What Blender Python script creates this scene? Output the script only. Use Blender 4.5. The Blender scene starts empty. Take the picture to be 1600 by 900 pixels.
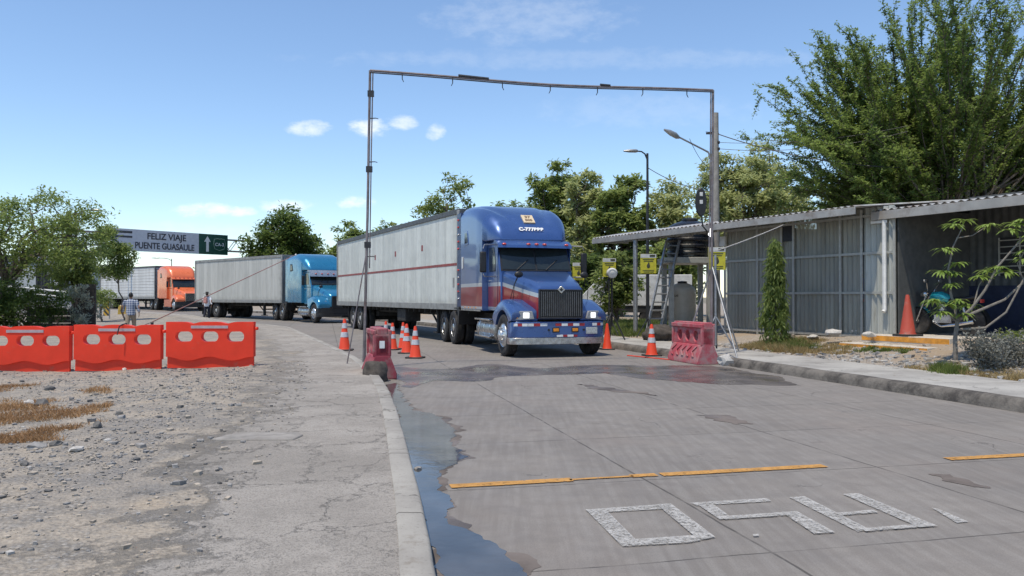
import bpy, math, random
import numpy as np
from mathutils import Vector, Matrix, noise
random.seed(7)
RNG = np.random.default_rng(11)
PI = math.pi
R = math.radians
C = bpy.context.scene.collection
SC = bpy.context.scene

# ------------------------------------------------------------------ camera, sky, sun, exposure
cam_d = bpy.data.cameras.new('camera'); cam = bpy.data.objects.new('camera', cam_d); C.objects.link(cam)
CAM_H = 1.45
cam.location = (0, 0, CAM_H); cam.rotation_euler = (R(90.645), 0, 0)
cam_d.lens = 28.0; cam_d.sensor_width = 36; cam_d.clip_start = 0.1; cam_d.clip_end = 6000
SC.camera = cam
SUN_EL, SUN_AZ = 70.0, 218.0      # azimuth clockwise from +Y
w = bpy.data.worlds.new('World'); SC.world = w; w.use_nodes = True
wn, wl = w.node_tree.nodes, w.node_tree.links
wn.clear()
wout = wn.new('ShaderNodeOutputWorld'); wbg = wn.new('ShaderNodeBackground'); wbg.inputs[1].default_value = 0.15
sky = wn.new('ShaderNodeTexSky'); sky.sky_type = 'NISHITA'; sky.sun_disc = False
sky.sun_elevation = R(SUN_EL); sky.sun_rotation = R(SUN_AZ)
sky.air_density = 1.0; sky.dust_density = 0.0; sky.ozone_density = 3.8; sky.altitude = 60
wl.new(wbg.outputs[0], wout.inputs[0])

def wmath(op, a, b=None, c=None):
    n = wn.new('ShaderNodeMath'); n.operation = op
    for i, v in enumerate((a, b, c)):
        if v is None: continue
        if isinstance(v, (int, float)): n.inputs[i].default_value = v
        else: wl.new(v, n.inputs[i])
    return n.outputs[0]

def build_clouds():
    tc = wn.new('ShaderNodeTexCoord'); sp = wn.new('ShaderNodeSeparateXYZ'); wl.new(tc.outputs['Generated'], sp.inputs[0])
    yy = wmath('MAXIMUM', sp.outputs[1], 0.05)
    u = wmath('DIVIDE', sp.outputs[0], yy); v = wmath('DIVIDE', sp.outputs[2], yy)
    cb = wn.new('ShaderNodeCombineXYZ'); wl.new(u, cb.inputs[0]); wl.new(wmath('MULTIPLY', v, 1.8), cb.inputs[1])
    nz = wn.new('ShaderNodeTexNoise'); nz.inputs['Scale'].default_value = 34; nz.inputs['Detail'].default_value = 6
    nz.inputs['Roughness'].default_value = .62
    wl.new(cb.outputs[0], nz.inputs['Vector'])
    nse = wmath('MULTIPLY', wmath('SUBTRACT', nz.outputs[0], .5), 4.6)
    # small fair-weather clouds: azimuth tangent, elevation tangent, half sizes, density
    cl = [(-.2565, .213, .026, .0085, .62), (-.178, .212, .024, .011, .8), (-.138, .2195, .02, .008, .6), (-.097, .209, .011, .010, .6),
          (-.388, .109, .040, .0085, .75), (-.34, .108, .018, .006, .8), (-.281, .114, .03, .008, .65), (-.196, .119, .02, .008, .8),
          (.02, .352, .11, .03, .16), (.1, .30, .3, .012, .10), (-.45, .07, .2, .02, .2), (.17, .235, .12, .02, .09)]
    tot = None
    for (cu, cv, a, b, k) in cl:
        e = wmath('ADD', wmath('POWER', wmath('DIVIDE', wmath('SUBTRACT', u, cu), a), 2.0),
                  wmath('POWER', wmath('DIVIDE', wmath('SUBTRACT', v, cv), b), 2.0))
        e = wmath('ADD', e, nse)
        mr = wn.new('ShaderNodeMapRange'); mr.interpolation_type = 'SMOOTHSTEP'
        mr.inputs[1].default_value = 1.7; mr.inputs[2].default_value = -.6; mr.inputs[3].default_value = 0; mr.inputs[4].default_value = k
        wl.new(e, mr.inputs[0])
        tot = mr.outputs[0] if tot is None else wmath('MAXIMUM', tot, mr.outputs[0])
    fwd = wmath('GREATER_THAN', sp.outputs[1], .1)
    tot = wmath('MULTIPLY', tot, fwd)
    mx = wn.new('ShaderNodeMix'); mx.data_type = 'RGBA'
    wl.new(tot, mx.inputs[0]); wl.new(sky.outputs[0], mx.inputs[6]); mx.inputs[7].default_value = (6.2, 6.4, 6.5, 1)
    wl.new(mx.outputs[2], wbg.inputs[0])
build_clouds()

sd = bpy.data.lights.new('sun', 'SUN'); sun = bpy.data.objects.new('sun', sd); C.objects.link(sun)
sd.energy = 3.5; sd.angle = R(0.5); sd.color = (1, .90, .74)
_e, _a = R(SUN_EL), R(SUN_AZ)
sdir = Vector((math.cos(_e) * math.sin(_a), math.cos(_e) * math.cos(_a), math.sin(_e)))
sun.rotation_euler = sdir.to_track_quat('Z', 'Y').to_euler()
SC.view_settings.view_transform = 'Standard'; SC.view_settings.look = 'None'
SC.view_settings.exposure = 0.30; SC.view_settings.gamma = 1.0; SC.view_settings.use_curve_mapping = False
SC.cycles.max_bounces = 8; SC.cycles.transparent_max_bounces = 24
SC.cycles.use_denoising = True

# ------------------------------------------------------------------ helpers
F = 28.0 / 36 * 1600
def smooth(a, b, t):
    t = min(1, max(0, (t - a) / (b - a))); return t * t * (3 - 2 * t)
def zr(y): return .28 * smooth(46, 82, y)
def G(px, py, z=0.0):
    """point of the place on the level z seen where the photograph has pixel px, py"""
    D = (CAM_H - z) * F / (py - 464.0); return Vector(((px - 800) / F * D, D, z))
def P(px, py, D): return Vector(((px - 800) / F * D, D, CAM_H + (464 - py) / F * D))
def X(px, D): return (px - 800) / F * D

def tag(o, label=None, cat=None, group=None, kind=None):
    if label: o['label'] = label
    if cat: o['category'] = cat
    if group: o['group'] = group
    if kind: o['kind'] = kind
    return o
def thing(name, label, cat, loc=(0, 0, 0), rz=0, group=None):
    o = bpy.data.objects.new(name, None); C.objects.link(o)
    o.location = loc; o.rotation_euler = (0, 0, rz); o.empty_display_size = .2
    return tag(o, label, cat, group)
def kids(o): return [c for c in bpy.data.objects if c.parent == o]
def copy_tree(o, label=None, loc=None, rz=None):
    cc = o.copy(); C.objects.link(cc)
    def rec(s, d):
        for ch in kids(s):
            e = ch.copy(); C.objects.link(e); e.parent = d; rec(ch, e)
    rec(o, cc)
    if label: cc['label'] = label
    if loc is not None: cc.location = loc
    if rz is not None: cc.rotation_euler = (0, 0, rz)
    return cc

class MB:
    """collects shapes into one mesh"""
    def __init__(s): s.v = []; s.f = []; s.m = []; s.mi = 0
    def mat(s, i): s.mi = i; return s
    def add(s, vs, fs):
        b = len(s.v); s.v += [tuple(v) for v in vs]
        for f in fs: s.f.append([b + i for i in f]); s.m.append(s.mi)
        return s
    def box(s, x0, x1, y0, y1, z0, z1, M=None):
        vs = [Vector((x, y, z)) for z in (z0, z1) for y in (y0, y1) for x in (x0, x1)]
        if M is not None: vs = [M @ v for v in vs]
        return s.add(vs, [(0, 2, 3, 1), (4, 5, 7, 6), (0, 1, 5, 4), (2, 6, 7, 3), (0, 4, 6, 2), (1, 3, 7, 5)])
    def bar(s, p0, p1, w, h=None):
        """square bar between two points"""
        h = h or w; p0, p1 = Vector(p0), Vector(p1); d = (p1 - p0); L = d.length
        M = Matrix.Translation(p0) @ d.to_track_quat('Z', 'Y').to_matrix().to_4x4()
        return s.box(-w / 2, w / 2, -h / 2, h / 2, 0, L, M)
    def tube(s, path, rad, n=8, cap=True):
        path = [Vector(p) for p in path]
        if not isinstance(rad, (list, tuple)): rad = [rad] * len(path)
        vs = []; fs = []; u = None
        for i, p in enumerate(path):
            d = (path[min(i + 1, len(path) - 1)] - path[max(i - 1, 0)]).normalized()
            if u is None: u = d.orthogonal().normalized()
            else:
                u = (u - d * u.dot(d))
                u = u.normalized() if u.length > 1e-6 else d.orthogonal().normalized()
            v = d.cross(u)
            for k in range(n):
                a = 2 * PI * k / n; vs.append(p + (u * math.cos(a) + v * math.sin(a)) * rad[i])
        for i in range(len(path) - 1):
            for k in range(n):
                k2 = (k + 1) % n; fs.append((i * n + k, i * n + k2, (i + 1) * n + k2, (i + 1) * n + k))
        if cap: fs.append(tuple(range(n))[::-1]); fs.append(tuple((len(path) - 1) * n + k for k in range(n)))
        return s.add(vs, fs)
    def loft(s, rings, cap=True, closed=True):
        n = len(rings[0]); vs = [p for r in rings for p in r]; fs = []
        for i in range(len(rings) - 1):
            for k in range(n if closed else n - 1):
                k2 = (k + 1) % n; fs.append((i * n + k, i * n + k2, (i + 1) * n + k2, (i + 1) * n + k))
        if cap: fs.append(tuple(range(n))[::-1]); fs.append(tuple((len(rings) - 1) * n + k for k in range(n)))
        return s.add(vs, fs)
    def lathe(s, prof, n=24, axis='Z', c=(0, 0, 0)):
        """prof: list of (r, h)"""
        vs = []; fs = []; c = Vector(c)
        for (r, h) in prof:
            for k in range(n):
                a = 2 * PI * k / n; p = (r * math.cos(a), r * math.sin(a), h)
                if axis == 'X': p = (h, p[0], p[1])
                if axis == 'Y': p = (p[0], h, p[1])
                vs.append(c + Vector(p))
        for i in range(len(prof) - 1):
            for k in range(n):
                k2 = (k + 1) % n; fs.append((i * n + k, i * n + k2, (i + 1) * n + k2, (i + 1) * n + k))
        if prof[0][0] > 1e-5: fs.append(tuple(range(n))[::-1])
        if prof[-1][0] > 1e-5: fs.append(tuple((len(prof) - 1) * n + k for k in range(n)))
        return s.add(vs, fs)
    def prism(s, poly, a0, a1, axis='X'):
        """poly of 2D points extruded along axis"""
        def mk(p, a):
            return {'X': (a, p[0], p[1]), 'Y': (p[0], a, p[1]), 'Z': (p[0], p[1], a)}[axis]
        n = len(poly); vs = [mk(p, a0) for p in poly] + [mk(p, a1) for p in poly]
        fs = [tuple(range(n))[::-1], tuple(range(n, 2 * n))]
        for k in range(n): k2 = (k + 1) % n; fs.append((k, k2, n + k2, n + k))
        return s.add(vs, fs)
    def ball(s, c, r, n=12, m=8):
        c = Vector(c); r = r if isinstance(r, (tuple, list)) else (r, r, r); vs = []; fs = []
        for i in range(m + 1):
            t = PI * i / m
            for k in range(n):
                a = 2 * PI * k / n
                vs.append(c + Vector((r[0] * math.sin(t) * math.cos(a), r[1] * math.sin(t) * math.sin(a), r[2] * math.cos(t))))
        for i in range(m):
            for k in range(n): k2 = (k + 1) % n; fs.append((i * n + k, (i + 1) * n + k, (i + 1) * n + k2, i * n + k2))
        return s.add(vs, fs)
    def quad(s, a, b, c, d): return s.add([a, b, c, d], [(0, 1, 2, 3)])
    def build(s, name, mats, parent=None, bevel=0, sharp=38, seg=2, loc=None, rz=None, merge=True, fixn=True):
        import bmesh
        me = bpy.data.meshes.new(name); me.from_pydata(s.v, [], s.f)
        if not isinstance(mats, (list, tuple)): mats = [mats]
        for m in mats: me.materials.append(m)
        me.polygons.foreach_set('material_index', s.m)
        if fixn:
            bm = bmesh.new(); bm.from_mesh(me)
            if merge: bmesh.ops.remove_doubles(bm, verts=bm.verts, dist=1e-5)
            bmesh.ops.recalc_face_normals(bm, faces=bm.faces)
            bm.to_mesh(me); bm.free()
        me.polygons.foreach_set('use_smooth', [True] * len(me.polygons))
        me.set_sharp_from_angle(angle=R(sharp))
        o = bpy.data.objects.new(name, me); C.objects.link(o)
        if parent: o.parent = parent
        if loc is not None: o.location = loc
        if rz is not None: o.rotation_euler = (0, 0, rz)
        if bevel:
            b = o.modifiers.new('bevel', 'BEVEL'); b.width = bevel; b.segments = seg; b.limit_method = 'ANGLE'; b.angle_limit = R(35)
            b.harden_normals = False
        return o

def np_quads(name, V, mat, parent=None, tri=False):
    """V: (n,4,3) or (n,3,3) array -> one mesh"""
    n, k = V.shape[0], V.shape[1]
    me = bpy.data.meshes.new(name); me.vertices.add(n * k); me.vertices.foreach_set('co', V.reshape(-1).astype(np.float32))
    me.loops.add(n * k); me.loops.foreach_set('vertex_index', np.arange(n * k, dtype=np.int32))
    me.polygons.add(n); me.polygons.foreach_set('loop_start', np.arange(0, n * k, k, dtype=np.int32))
    try: me.polygons.foreach_set('loop_total', np.full(n, k, dtype=np.int32))
    except Exception: pass
    me.update(calc_edges=True); me.materials.append(mat)
    o = bpy.data.objects.new(name, me); C.objects.link(o)
    if parent: o.parent = parent
    return o

def rrect(w, z0, z1, rt, rb=.03, n=5, y=0, cx=0, nt=0):
    """rounded-rectangle ring in the XZ plane at depth y"""
    pts = []
    def arc(cx_, cz, r, a0, a1):
        for i in range(n + 1):
            a = a0 + (a1 - a0) * i / n; pts.append((cx + cx_ + r * math.cos(a), y, cz + r * math.sin(a)))
    arc(w - rb, z0 + rb, rb, -PI / 2, 0); arc(w - rt, z1 - rt, rt, 0, PI / 2)
    for i in range(nt): f = (i + 1) / (nt + 1); pts.append((cx + (w - rt) * (1 - 2 * f), y, z1))
    arc(-w + rt, z1 - rt, rt, PI / 2, PI); arc(-w + rb, z0 + rb, rb, PI, 1.5 * PI)
    return pts

def text_mesh(name, s, size, mat, parent=None, loc=(0, 0, 0), rot=(R(90), 0, 0), ext=.003, align='CENTER', sx=1.0, offset=0.0):
    cu = bpy.data.curves.new(name, 'FONT'); cu.body = s; cu.size = size; cu.extrude = ext; cu.offset = offset
    cu.align_x = align; cu.align_y = 'CENTER'
    t = bpy.data.objects.new('tmp', cu); C.objects.link(t)
    dg = bpy.context.evaluated_depsgraph_get(); dg.update()
    me = bpy.data.meshes.new_from_object(t.evaluated_get(dg)); bpy.data.objects.remove(t)
    me.name = name; me.materials.clear(); me.materials.append(mat)
    o = bpy.data.objects.new(name, me); C.objects.link(o); o.parent = parent; o.location = loc; o.rotation_euler = rot; o.scale = (sx, 1, 1)
    return o

# ------------------------------------------------------------------ materials
class NT:
    def __init__(s, name):
        s.m = bpy.data.materials.new(name); s.m.use_nodes = True; s.t = s.m.node_tree; s.n = s.t.nodes; s.l = s.t.links
        s.b = s.n['Principled BSDF']; s.out = s.n['Material Output']; s._co = None
    def put(s, k, v):
        i = s.b.inputs[k]
        if isinstance(v, bpy.types.NodeSocket): s.l.new(v, i)
        elif isinstance(v, (tuple, list)): i.default_value = (*v[:3], 1)
        else: i.default_value = v
    def co(s):
        if s._co is None: s._co = s.n.new('ShaderNodeTexCoord').outputs['Object']
        return s._co
    def xyz(s, sock=None):
        n = s.n.new('ShaderNodeSeparateXYZ'); s.l.new(sock or s.co(), n.inputs[0]); return n.outputs
    def mapping(s, scale=(1, 1, 1), loc=(0, 0, 0), rot=(0, 0, 0), src=None):
        n = s.n.new('ShaderNodeMapping'); n.inputs['Scale'].default_value = scale; n.inputs['Location'].default_value = loc
        n.inputs['Rotation'].default_value = rot; s.l.new(src or s.co(), n.inputs[0]); return n.outputs[0]
    def noise(s, scale=5, detail=4, rough=.55, vec=None, out=0, dist=0):
        n = s.n.new('ShaderNodeTexNoise'); n.inputs['Scale'].default_value = scale; n.inputs['Detail'].default_value = detail
        n.inputs['Roughness'].default_value = rough; n.inputs['Distortion'].default_value = dist
        s.l.new(vec or s.co(), n.inputs['Vector']); return n.outputs[out]
    def voro(s, scale=5, feat='F1', vec=None, rnd=1, out='Distance'):
        n = s.n.new('ShaderNodeTexVoronoi'); n.feature = feat; n.inputs['Scale'].default_value = scale
        n.inputs['Randomness'].default_value = rnd
        s.l.new(vec or s.co(), n.inputs['Vector']); return n.outputs[out]
    def math(s, op, a, b=None, c=None):
        n = s.n.new('ShaderNodeMath'); n.operation = op
        for i, v in enumerate((a, b, c)):
            if v is None: continue
            if isinstance(v, (int, float)): n.inputs[i].default_value = v
            else: s.l.new(v, n.inputs[i])
        return n.outputs[0]
    def rng(s, v, a, b, c=0, d=1, sm=True):
        n = s.n.new('ShaderNodeMapRange'); n.interpolation_type = 'SMOOTHSTEP' if sm else 'LINEAR'
        for i, x in enumerate((a, b, c, d)): n.inputs[i + 1].default_value = x
        s.l.new(v, n.inputs[0]); return n.outputs[0]
    def mix(s, f, a, b, mode='MIX'):
        n = s.n.new('ShaderNodeMix'); n.data_type = 'RGBA'; n.blend_type = mode
        for i, v in ((0, f), (6, a), (7, b)):
            if isinstance(v, bpy.types.NodeSocket): s.l.new(v, n.inputs[i])
            elif isinstance(v, (int, float)): n.inputs[i].default_value = v
            else: n.inputs[i].default_value = (*v[:3], 1)
        return n.outputs[2]
    def bump(s, h, strength=.3, dist=.02):
        n = s.n.new('ShaderNodeBump'); n.inputs['Strength'].default_value = strength; n.inputs['Distance'].default_value = dist
        s.l.new(h, n.inputs['Height']); s.l.new(n.outputs[0], s.b.inputs['Normal']); return n
    def attr(s, name):
        n = s.n.new('ShaderNodeAttribute'); n.attribute_name = name; return n.outputs['Fac']

def pm(name, col, rough=.5, metal=0, var=.25, scale=6, bump=0, bscale=60, spec=.5, coat=0, dirt=None, dirt_amt=.5, dscale=3, emit=0):
    """procedural paint / plastic / metal with uneven tone, optional dirt and fine bump"""
    k = NT(name); nz = k.noise(scale, 5, .6)
    dark = tuple(c * (1 - var) for c in col); lite = tuple(min(1, c * (1 + var * .6)) for c in col)
    c = k.mix(k.rng(nz, .3, .7), dark, lite)
    if dirt:
        d = k.rng(k.noise(dscale, 6, .65), .62 - .25 * dirt_amt, .78 - .1 * dirt_amt, 0, min(1, dirt_amt + .25)); c = k.mix(d, c, dirt)
    k.put('Base Color', c); k.put('Roughness', k.rng(k.noise(scale * 2.3, 3), .3, .7, max(0, rough - .08), min(1, rough + .1)))
    k.put('Metallic', metal); k.put('Specular IOR Level', spec); k.put('Coat Weight', coat); k.put('Coat Roughness', .08)
    if emit: k.put('Emission Color', col); k.put('Emission Strength', emit)
    if bump: k.bump(k.noise(bscale, 4), bump, .01)
    return k.m

M = {}
M['galv'] = pm('galvanised_steel', (.33, .34, .35), .45, .6, .2, 14)
M['pipe'] = pm('weathered_pipe', (.22, .19, .19), .5, .4, .3, 5, dirt=(.14, .08, .06), dirt_amt=.5)
M['dark_steel'] = pm('dark_steel', (.035, .036, .04), .5, .3, .3, 8)
M['black'] = pm('black_plastic', (.012, .012, .014), .5, 0, .3, 8)
M['chassis'] = pm('road_grime_chassis', (.022, .021, .02), .8, 0, .4, 6, dirt=(.06, .05, .045), dirt_amt=.4)
M['tyre'] = pm('tyre_rubber', (.022, .021, .021), .85, 0, .3, 9, bump=.2, dirt=(.075, .066, .058), dirt_amt=.55, dscale=4)
M['rim'] = pm('alloy_rim', (.62, .63, .64), .3, .85, .15, 12, dirt=(.2, .18, .16), dirt_amt=.3)
M['rim_white'] = pm('dusty_steel_rim', (.5, .5, .49), .5, .2, .2, 12, dirt=(.2, .17, .15), dirt_amt=.5)
M['chrome'] = pm('chrome', (.6, .6, .6), .16, 1, .1, 8)
M['dull_chrome'] = pm('dull_chrome', (.45, .44, .43), .32, .8, .25, 9, dirt=(.2, .17, .15), dirt_amt=.4)
M['glass'] = pm('dark_cab_glass', (.02, .026, .026), .05, 0, .2, 3, spec=.6)
M['white'] = pm('white_paint', (.72, .72, .7), .5, 0, .1, 8)
M['offwhite'] = pm('weathered_white', (.55, .55, .53), .6, 0, .15, 4, dirt=(.3, .27, .23), dirt_amt=.35)
M['red_refl'] = pm('red_reflector', (.35, .02, .025), .3, 0, .2, 10)
M['amber'] = pm('amber_lens', (.75, .27, .02), .25, 0, .15, 10)
M['lens_red'] = pm('red_lens', (.5, .05, .04), .2, 0, .15, 10)
M['lens'] = pm('clear_lens', (.30, .31, .32), .12, 0, .2, 20)
M['lit'] = pm('lit_headlamp', (1, 1, .97), .3, 0, .02, 4, emit=.75)
M['soil_dark'] = pm('dark_soil', (.07, .06, .052), .95, 0, .4, 9, bump=.8, bscale=30)
M['conc'] = pm('grey_concrete', (.36, .35, .33), .9, 0, .22, 3, bump=.3, bscale=50, dirt=(.2, .18, .155), dirt_amt=.4)
M['wood_dark'] = pm('dark_weathered_wood', (.075, .058, .05), .85, 0, .35, 7, bump=.3)
M['bark'] = pm('grey_brown_bark', (.13, .105, .085), .95, 0, .4, 14, bump=.5)
M['bark_pale'] = pm('pale_bark', (.20, .18, .155), .9, 0, .3, 14, bump=.4)
M['skin'] = pm('brown_skin', (.26, .14, .09), .55, 0, .12, 12)
M['hair'] = pm('black_hair', (.012, .01, .009), .6, 0, .3, 40)
M['rope'] = pm('braided_rope', (.45, .43, .4), .8, 0, .2, 30)
M['cable'] = pm('black_cable', (.04, .04, .042), .6, 0, .2, 8)
M['yellow'] = pm('faded_yellow_paint', (.55, .36, .06), .6, 0, .25, 6, dirt=(.25, .18, .1), dirt_amt=.4)

def foliage(name, dark, lite, trans=.5, dry=None):
    if 'grass' not in name and 'grey' not in name: dark = tuple(1.25 * c for c in dark); lite = tuple(1.3 * c for c in lite)
    k = NT(name)
    g = k.n.new('ShaderNodeNewGeometry'); rnd = g.outputs['Random Per Island']
    nz = k.noise(.9, 4, .6)
    f = k.math('ADD', k.math('MULTIPLY', rnd, .5), k.math('MULTIPLY', k.rng(nz, .35, .65), .5))
    c = k.mix(f, dark, lite)
    if dry: c = k.mix(k.rng(rnd, .955, .97, 0, .7), c, dry)
    k.put('Base Color', c); k.put('Roughness', .55); k.put('Specular IOR Level', .3)
    tr = k.n.new('ShaderNodeBsdfTranslucent'); k.l.new(k.mix(.5, c, tuple(min(1, x * 1.5) for x in lite)), tr.inputs[0])
    ms = k.n.new('ShaderNodeMixShader'); ms.inputs[0].default_value = trans
    k.l.new(k.b.outputs[0], ms.inputs[1]); k.l.new(tr.outputs[0], ms.inputs[2]); k.l.new(ms.outputs[0], k.out.inputs[0])
    return k.m
M['leaf_neem'] = foliage('neem_leaves', (.065, .098, .026), (.19, .24, .07))
M['leaf_olive'] = foliage('olive_leaves', (.078, .112, .03), (.21, .255, .08), dry=(.22, .17, .09))
M['leaf_yell'] = foliage('yellow_green_leaves', (.16, .19, .07), (.34, .365, .17), dry=(.28, .23, .13))
M['leaf_deep'] = foliage('deep_green_leaves', (.035, .062, .016), (.11, .155, .04))
M['leaf_fern'] = foliage('feathery_leaves', (.06, .10, .024), (.185, .245, .065), .45)
M['leaf_grey'] = foliage('silver_grey_leaves', (.10, .105, .09), (.25, .25, .22), .15)
M['leaf_silver'] = foliage('silvery_leaves', (.2, .21, .16), (.42, .42, .34), .3)
M['leaf_bright'] = foliage('fresh_green_leaves', (.09, .16, .025), (.24, .31, .08), .35)
M['grass_green'] = foliage('green_grass', (.06, .1, .02), (.16, .2, .05), .3, dry=(.28, .22, .11))
M['grass_dry'] = foliage('dry_grass', (.2, .105, .045), (.38, .23, .11), .25)
M['grass_straw'] = foliage('straw_grass', (.2, .145, .06), (.38, .29, .14), .25, dry=(.1, .13, .03))
# ------------------------------------------------------------------ kerb lines
_ys = np.arange(-14, 140, .25)
def _sm(pts, sig):
    y = [p[1] for p in pts]; x = [p[0] for p in pts]
    v = np.interp(_ys, y, x); n = int(sig / .25) * 3; kx = np.arange(-n, n + 1) * .25; kk = np.exp(-.5 * (kx / sig) ** 2); kk /= kk.sum()
    return np.convolve(np.pad(v, n, 'edge'), kk, 'valid')
_xl = _sm([(1.8, -14), (-.05, 2), (-.39, 4.14), (-.91, 7.05), (-1.39, 9.7), (-2.15, 13.3), (-3.35, 17.5), (-5.5, 23.5), (-10.1, 36), (-15.6, 44), (-23, 57), (-31, 66), (-38, 72), (-47, 80), (-120, 140)], 1.1)
_xr = _sm([(11.5, -14), (8.1, 3), (7.2, 6.4), (6.41, 9.97), (5.6, 13), (4.56, 16.7), (2.87, 22.3), (-.4, 31), (-4.3, 40), (-9.2, 50), (-17, 61), (-30, 74), (-42, 85), (-110, 140)], 1.1)
def xl(y): return float(np.interp(y, _ys, _xl))
def xr(y): return float(np.interp(y, _ys, _xr))
def fbm(x, y, s=1.0, o=4): return noise.fractal(Vector((x * s, y * s, 3.1)), 1.0, 2.0, o)

def zl(d, y):   # dirt lot left of the road
    z = .118 - .125 * smooth(1.2, 6, d) + zr(y)
    k = smooth(1.0, 2.6, d)
    return z + k * (.035 * fbm(-d, y, .55) + .016 * fbm(-d, y, 2.2))
def zyard(d, y):  # yard right of the road, d from the kerb
    t = max(0, min(1, (d - 1.95) / 3.1)); f = 1 - .55 * smooth(25, 30, y)
    k = smooth(1.95, 2.6, d)
    return .15 + .40 * f * t ** 1.5 + zr(y) * .8 + k * (.03 * fbm(d, y, .8) + .012 * fbm(d, y, 3))
def left_ground(x, y): return zl(xl(y) - .17 - x, y)
def right_ground(x, y): return zyard(x - xr(y), y)

def grid(name, rows, cols, fn, mats, attrs=None, kind='structure', parent=None):
    vs = []; at = []
    for y in rows:
        for c in cols:
            p, a = fn(y, c); vs.append(p); at.append(a)
    n = len(cols); fs = [(i * n + j, i * n + j + 1, (i + 1) * n + j + 1, (i + 1) * n + j) for i in range(len(rows) - 1) for j in range(n - 1)]
    me = bpy.data.meshes.new(name); me.from_pydata(vs, [], fs); me.materials.append(mats)
    a = me.attributes.new('d', 'FLOAT', 'POINT'); a.data.foreach_set('value', at)
    me.polygons.foreach_set('use_smooth', [True] * len(me.polygons)); me.update()
    o = bpy.data.objects.new(name, me); C.objects.link(o)
    if parent: o.parent = parent
    if kind: o['kind'] = kind
    import bmesh
    bm = bmesh.new(); bm.from_mesh(me); bmesh.ops.recalc_face_normals(bm, faces=bm.faces)
    if sum(f.normal.z for f in bm.faces) < 0: bmesh.ops.reverse_faces(bm, faces=bm.faces)
    bm.to_mesh(me); bm.free()
    return o

# ------------------------------------------------------------------ ground materials
def road_mat():
    k = NT('worn_concrete_road'); x, y, z = k.xyz()
    wob = k.math('MULTIPLY', k.math('SUBTRACT', k.noise(1.3, 4), .5), .05)
    u = k.math('ADD', k.math('ADD', k.math('MULTIPLY', x, .974), k.math('MULTIPLY', y, .228)), wob)
    v = k.math('ADD', k.math('ADD', k.math('MULTIPLY', x, -.228), k.math('MULTIPLY', y, .974)), wob)
    def joint(c, c0, per, wd):
        f = k.math('FRACT', k.math('ADD', k.math('DIVIDE', k.math('SUBTRACT', c, c0), per), .5))
        dd = k.math('MULTIPLY', k.math('ABSOLUTE', k.math('SUBTRACT', f, .5)), per)
        return k.rng(dd, wd * .35, wd, 1, 0)
    j = k.math('MAXIMUM', joint(u, 2.47, 2.11, .013), joint(v, 5.92, 1.84, .010))
    jn = k.math('MULTIPLY', j, k.rng(k.noise(2.5, 4), .36, .55, .3, 1))
    # slab to slab tone
    cu = k.math('FLOOR', k.math('DIVIDE', k.math('SUBTRACT', u, 2.47), 2.11)); cv = k.math('FLOOR', k.math('DIVIDE', k.math('SUBTRACT', v, 5.92), 1.84))
    cb = k.n.new('ShaderNodeCombineXYZ'); k.l.new(cu, cb.inputs[0]); k.l.new(cv, cb.inputs[1])
    wn_ = k.n.new('ShaderNodeTexWhiteNoise'); wn_.noise_dimensions = '2D'; k.l.new(cb.outputs[0], wn_.inputs['Vector'])
    base = k.mix(k.rng(k.noise(.55, 6, .6), .32, .68), (.168, .152, .137), (.238, .216, .194))
    base = k.mix(k.math('MULTIPLY', wn_.outputs[0], .35), base, (.205, .19, .178))
    # tyre-worn lanes: streaks running along the road
    st = k.mapping((1.6, .12, 1), rot=(0, 0, R(-13.2)))
    streak = k.rng(k.noise(1, 5, .6, st), .42, .7, 0, .32); base = k.mix(streak, base, (.155, .146, .138))
    fine = k.mapping((14, .9, 1), rot=(0, 0, R(76.8)))
    base = k.mix(k.rng(k.noise(1, 4, .6, fine), .35, .7, 0, .35), base, (.31, .295, .275))
    # oil and rust stains with their own outline
    base = k.mix(k.rng(k.noise(.9, 6, .68), .60, .70, 0, .55), base, (.135, .115, .105))
    base = k.mix(k.rng(k.noise(.35, 5, .6), .5, .7, 0, .4), base, (.235, .195, .17))
    sp = k.rng(k.voro(38), .0, .16, 1, 0); base = k.mix(k.math('MULTIPLY', sp, k.rng(k.noise(6, 2), .5, .65, 0, .55)), base, (.1, .095, .09))
    base = k.mix(k.rng(k.noise(4.5, 7, .72), .42, .66, 0, .45), base, (.165, .150, .137))
    base = k.mix(k.rng(k.noise(110, 4, .7), .42, .66, 0, .5), base, (.13, .122, .115))
    # hairline cracks
    wp = k.n.new('ShaderNodeVectorMath'); wp.operation = 'ADD'; k.l.new(k.co(), wp.inputs[0])
    sc = k.n.new('ShaderNodeVectorMath'); sc.operation = 'SCALE'; sc.inputs['Scale'].default_value = .9
    k.l.new(k.noise(1.5, 5, .6, out=1), sc.inputs[0]); k.l.new(sc.outputs[0], wp.inputs[1])
    crk = k.math('MULTIPLY', k.rng(k.voro(.42, 'DISTANCE_TO_EDGE', wp.outputs[0]), .0, .007, 1, 0), k.rng(k.noise(.6, 2), .54, .62, 0, .55))
    base = k.mix(crk, base, (.06, .056, .052))
    base = k.mix(k.math('MULTIPLY', jn, .85), base, (.06, .055, .05))
    k.put('Base Color', base); k.put('Roughness', k.rng(k.noise(3, 5), .3, .7, .72, .93)); k.put('Specular IOR Level', .35)
    h = k.math('SUBTRACT', k.math('ADD', k.math('MULTIPLY', k.noise(70, 3), .35), k.math('MULTIPLY', k.noise(1, 3, .5, fine), .5)), k.math('MULTIPLY', k.math('MAXIMUM', jn, crk), 1.6))
    k.bump(h, .35, .008)
    return k.m
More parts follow.
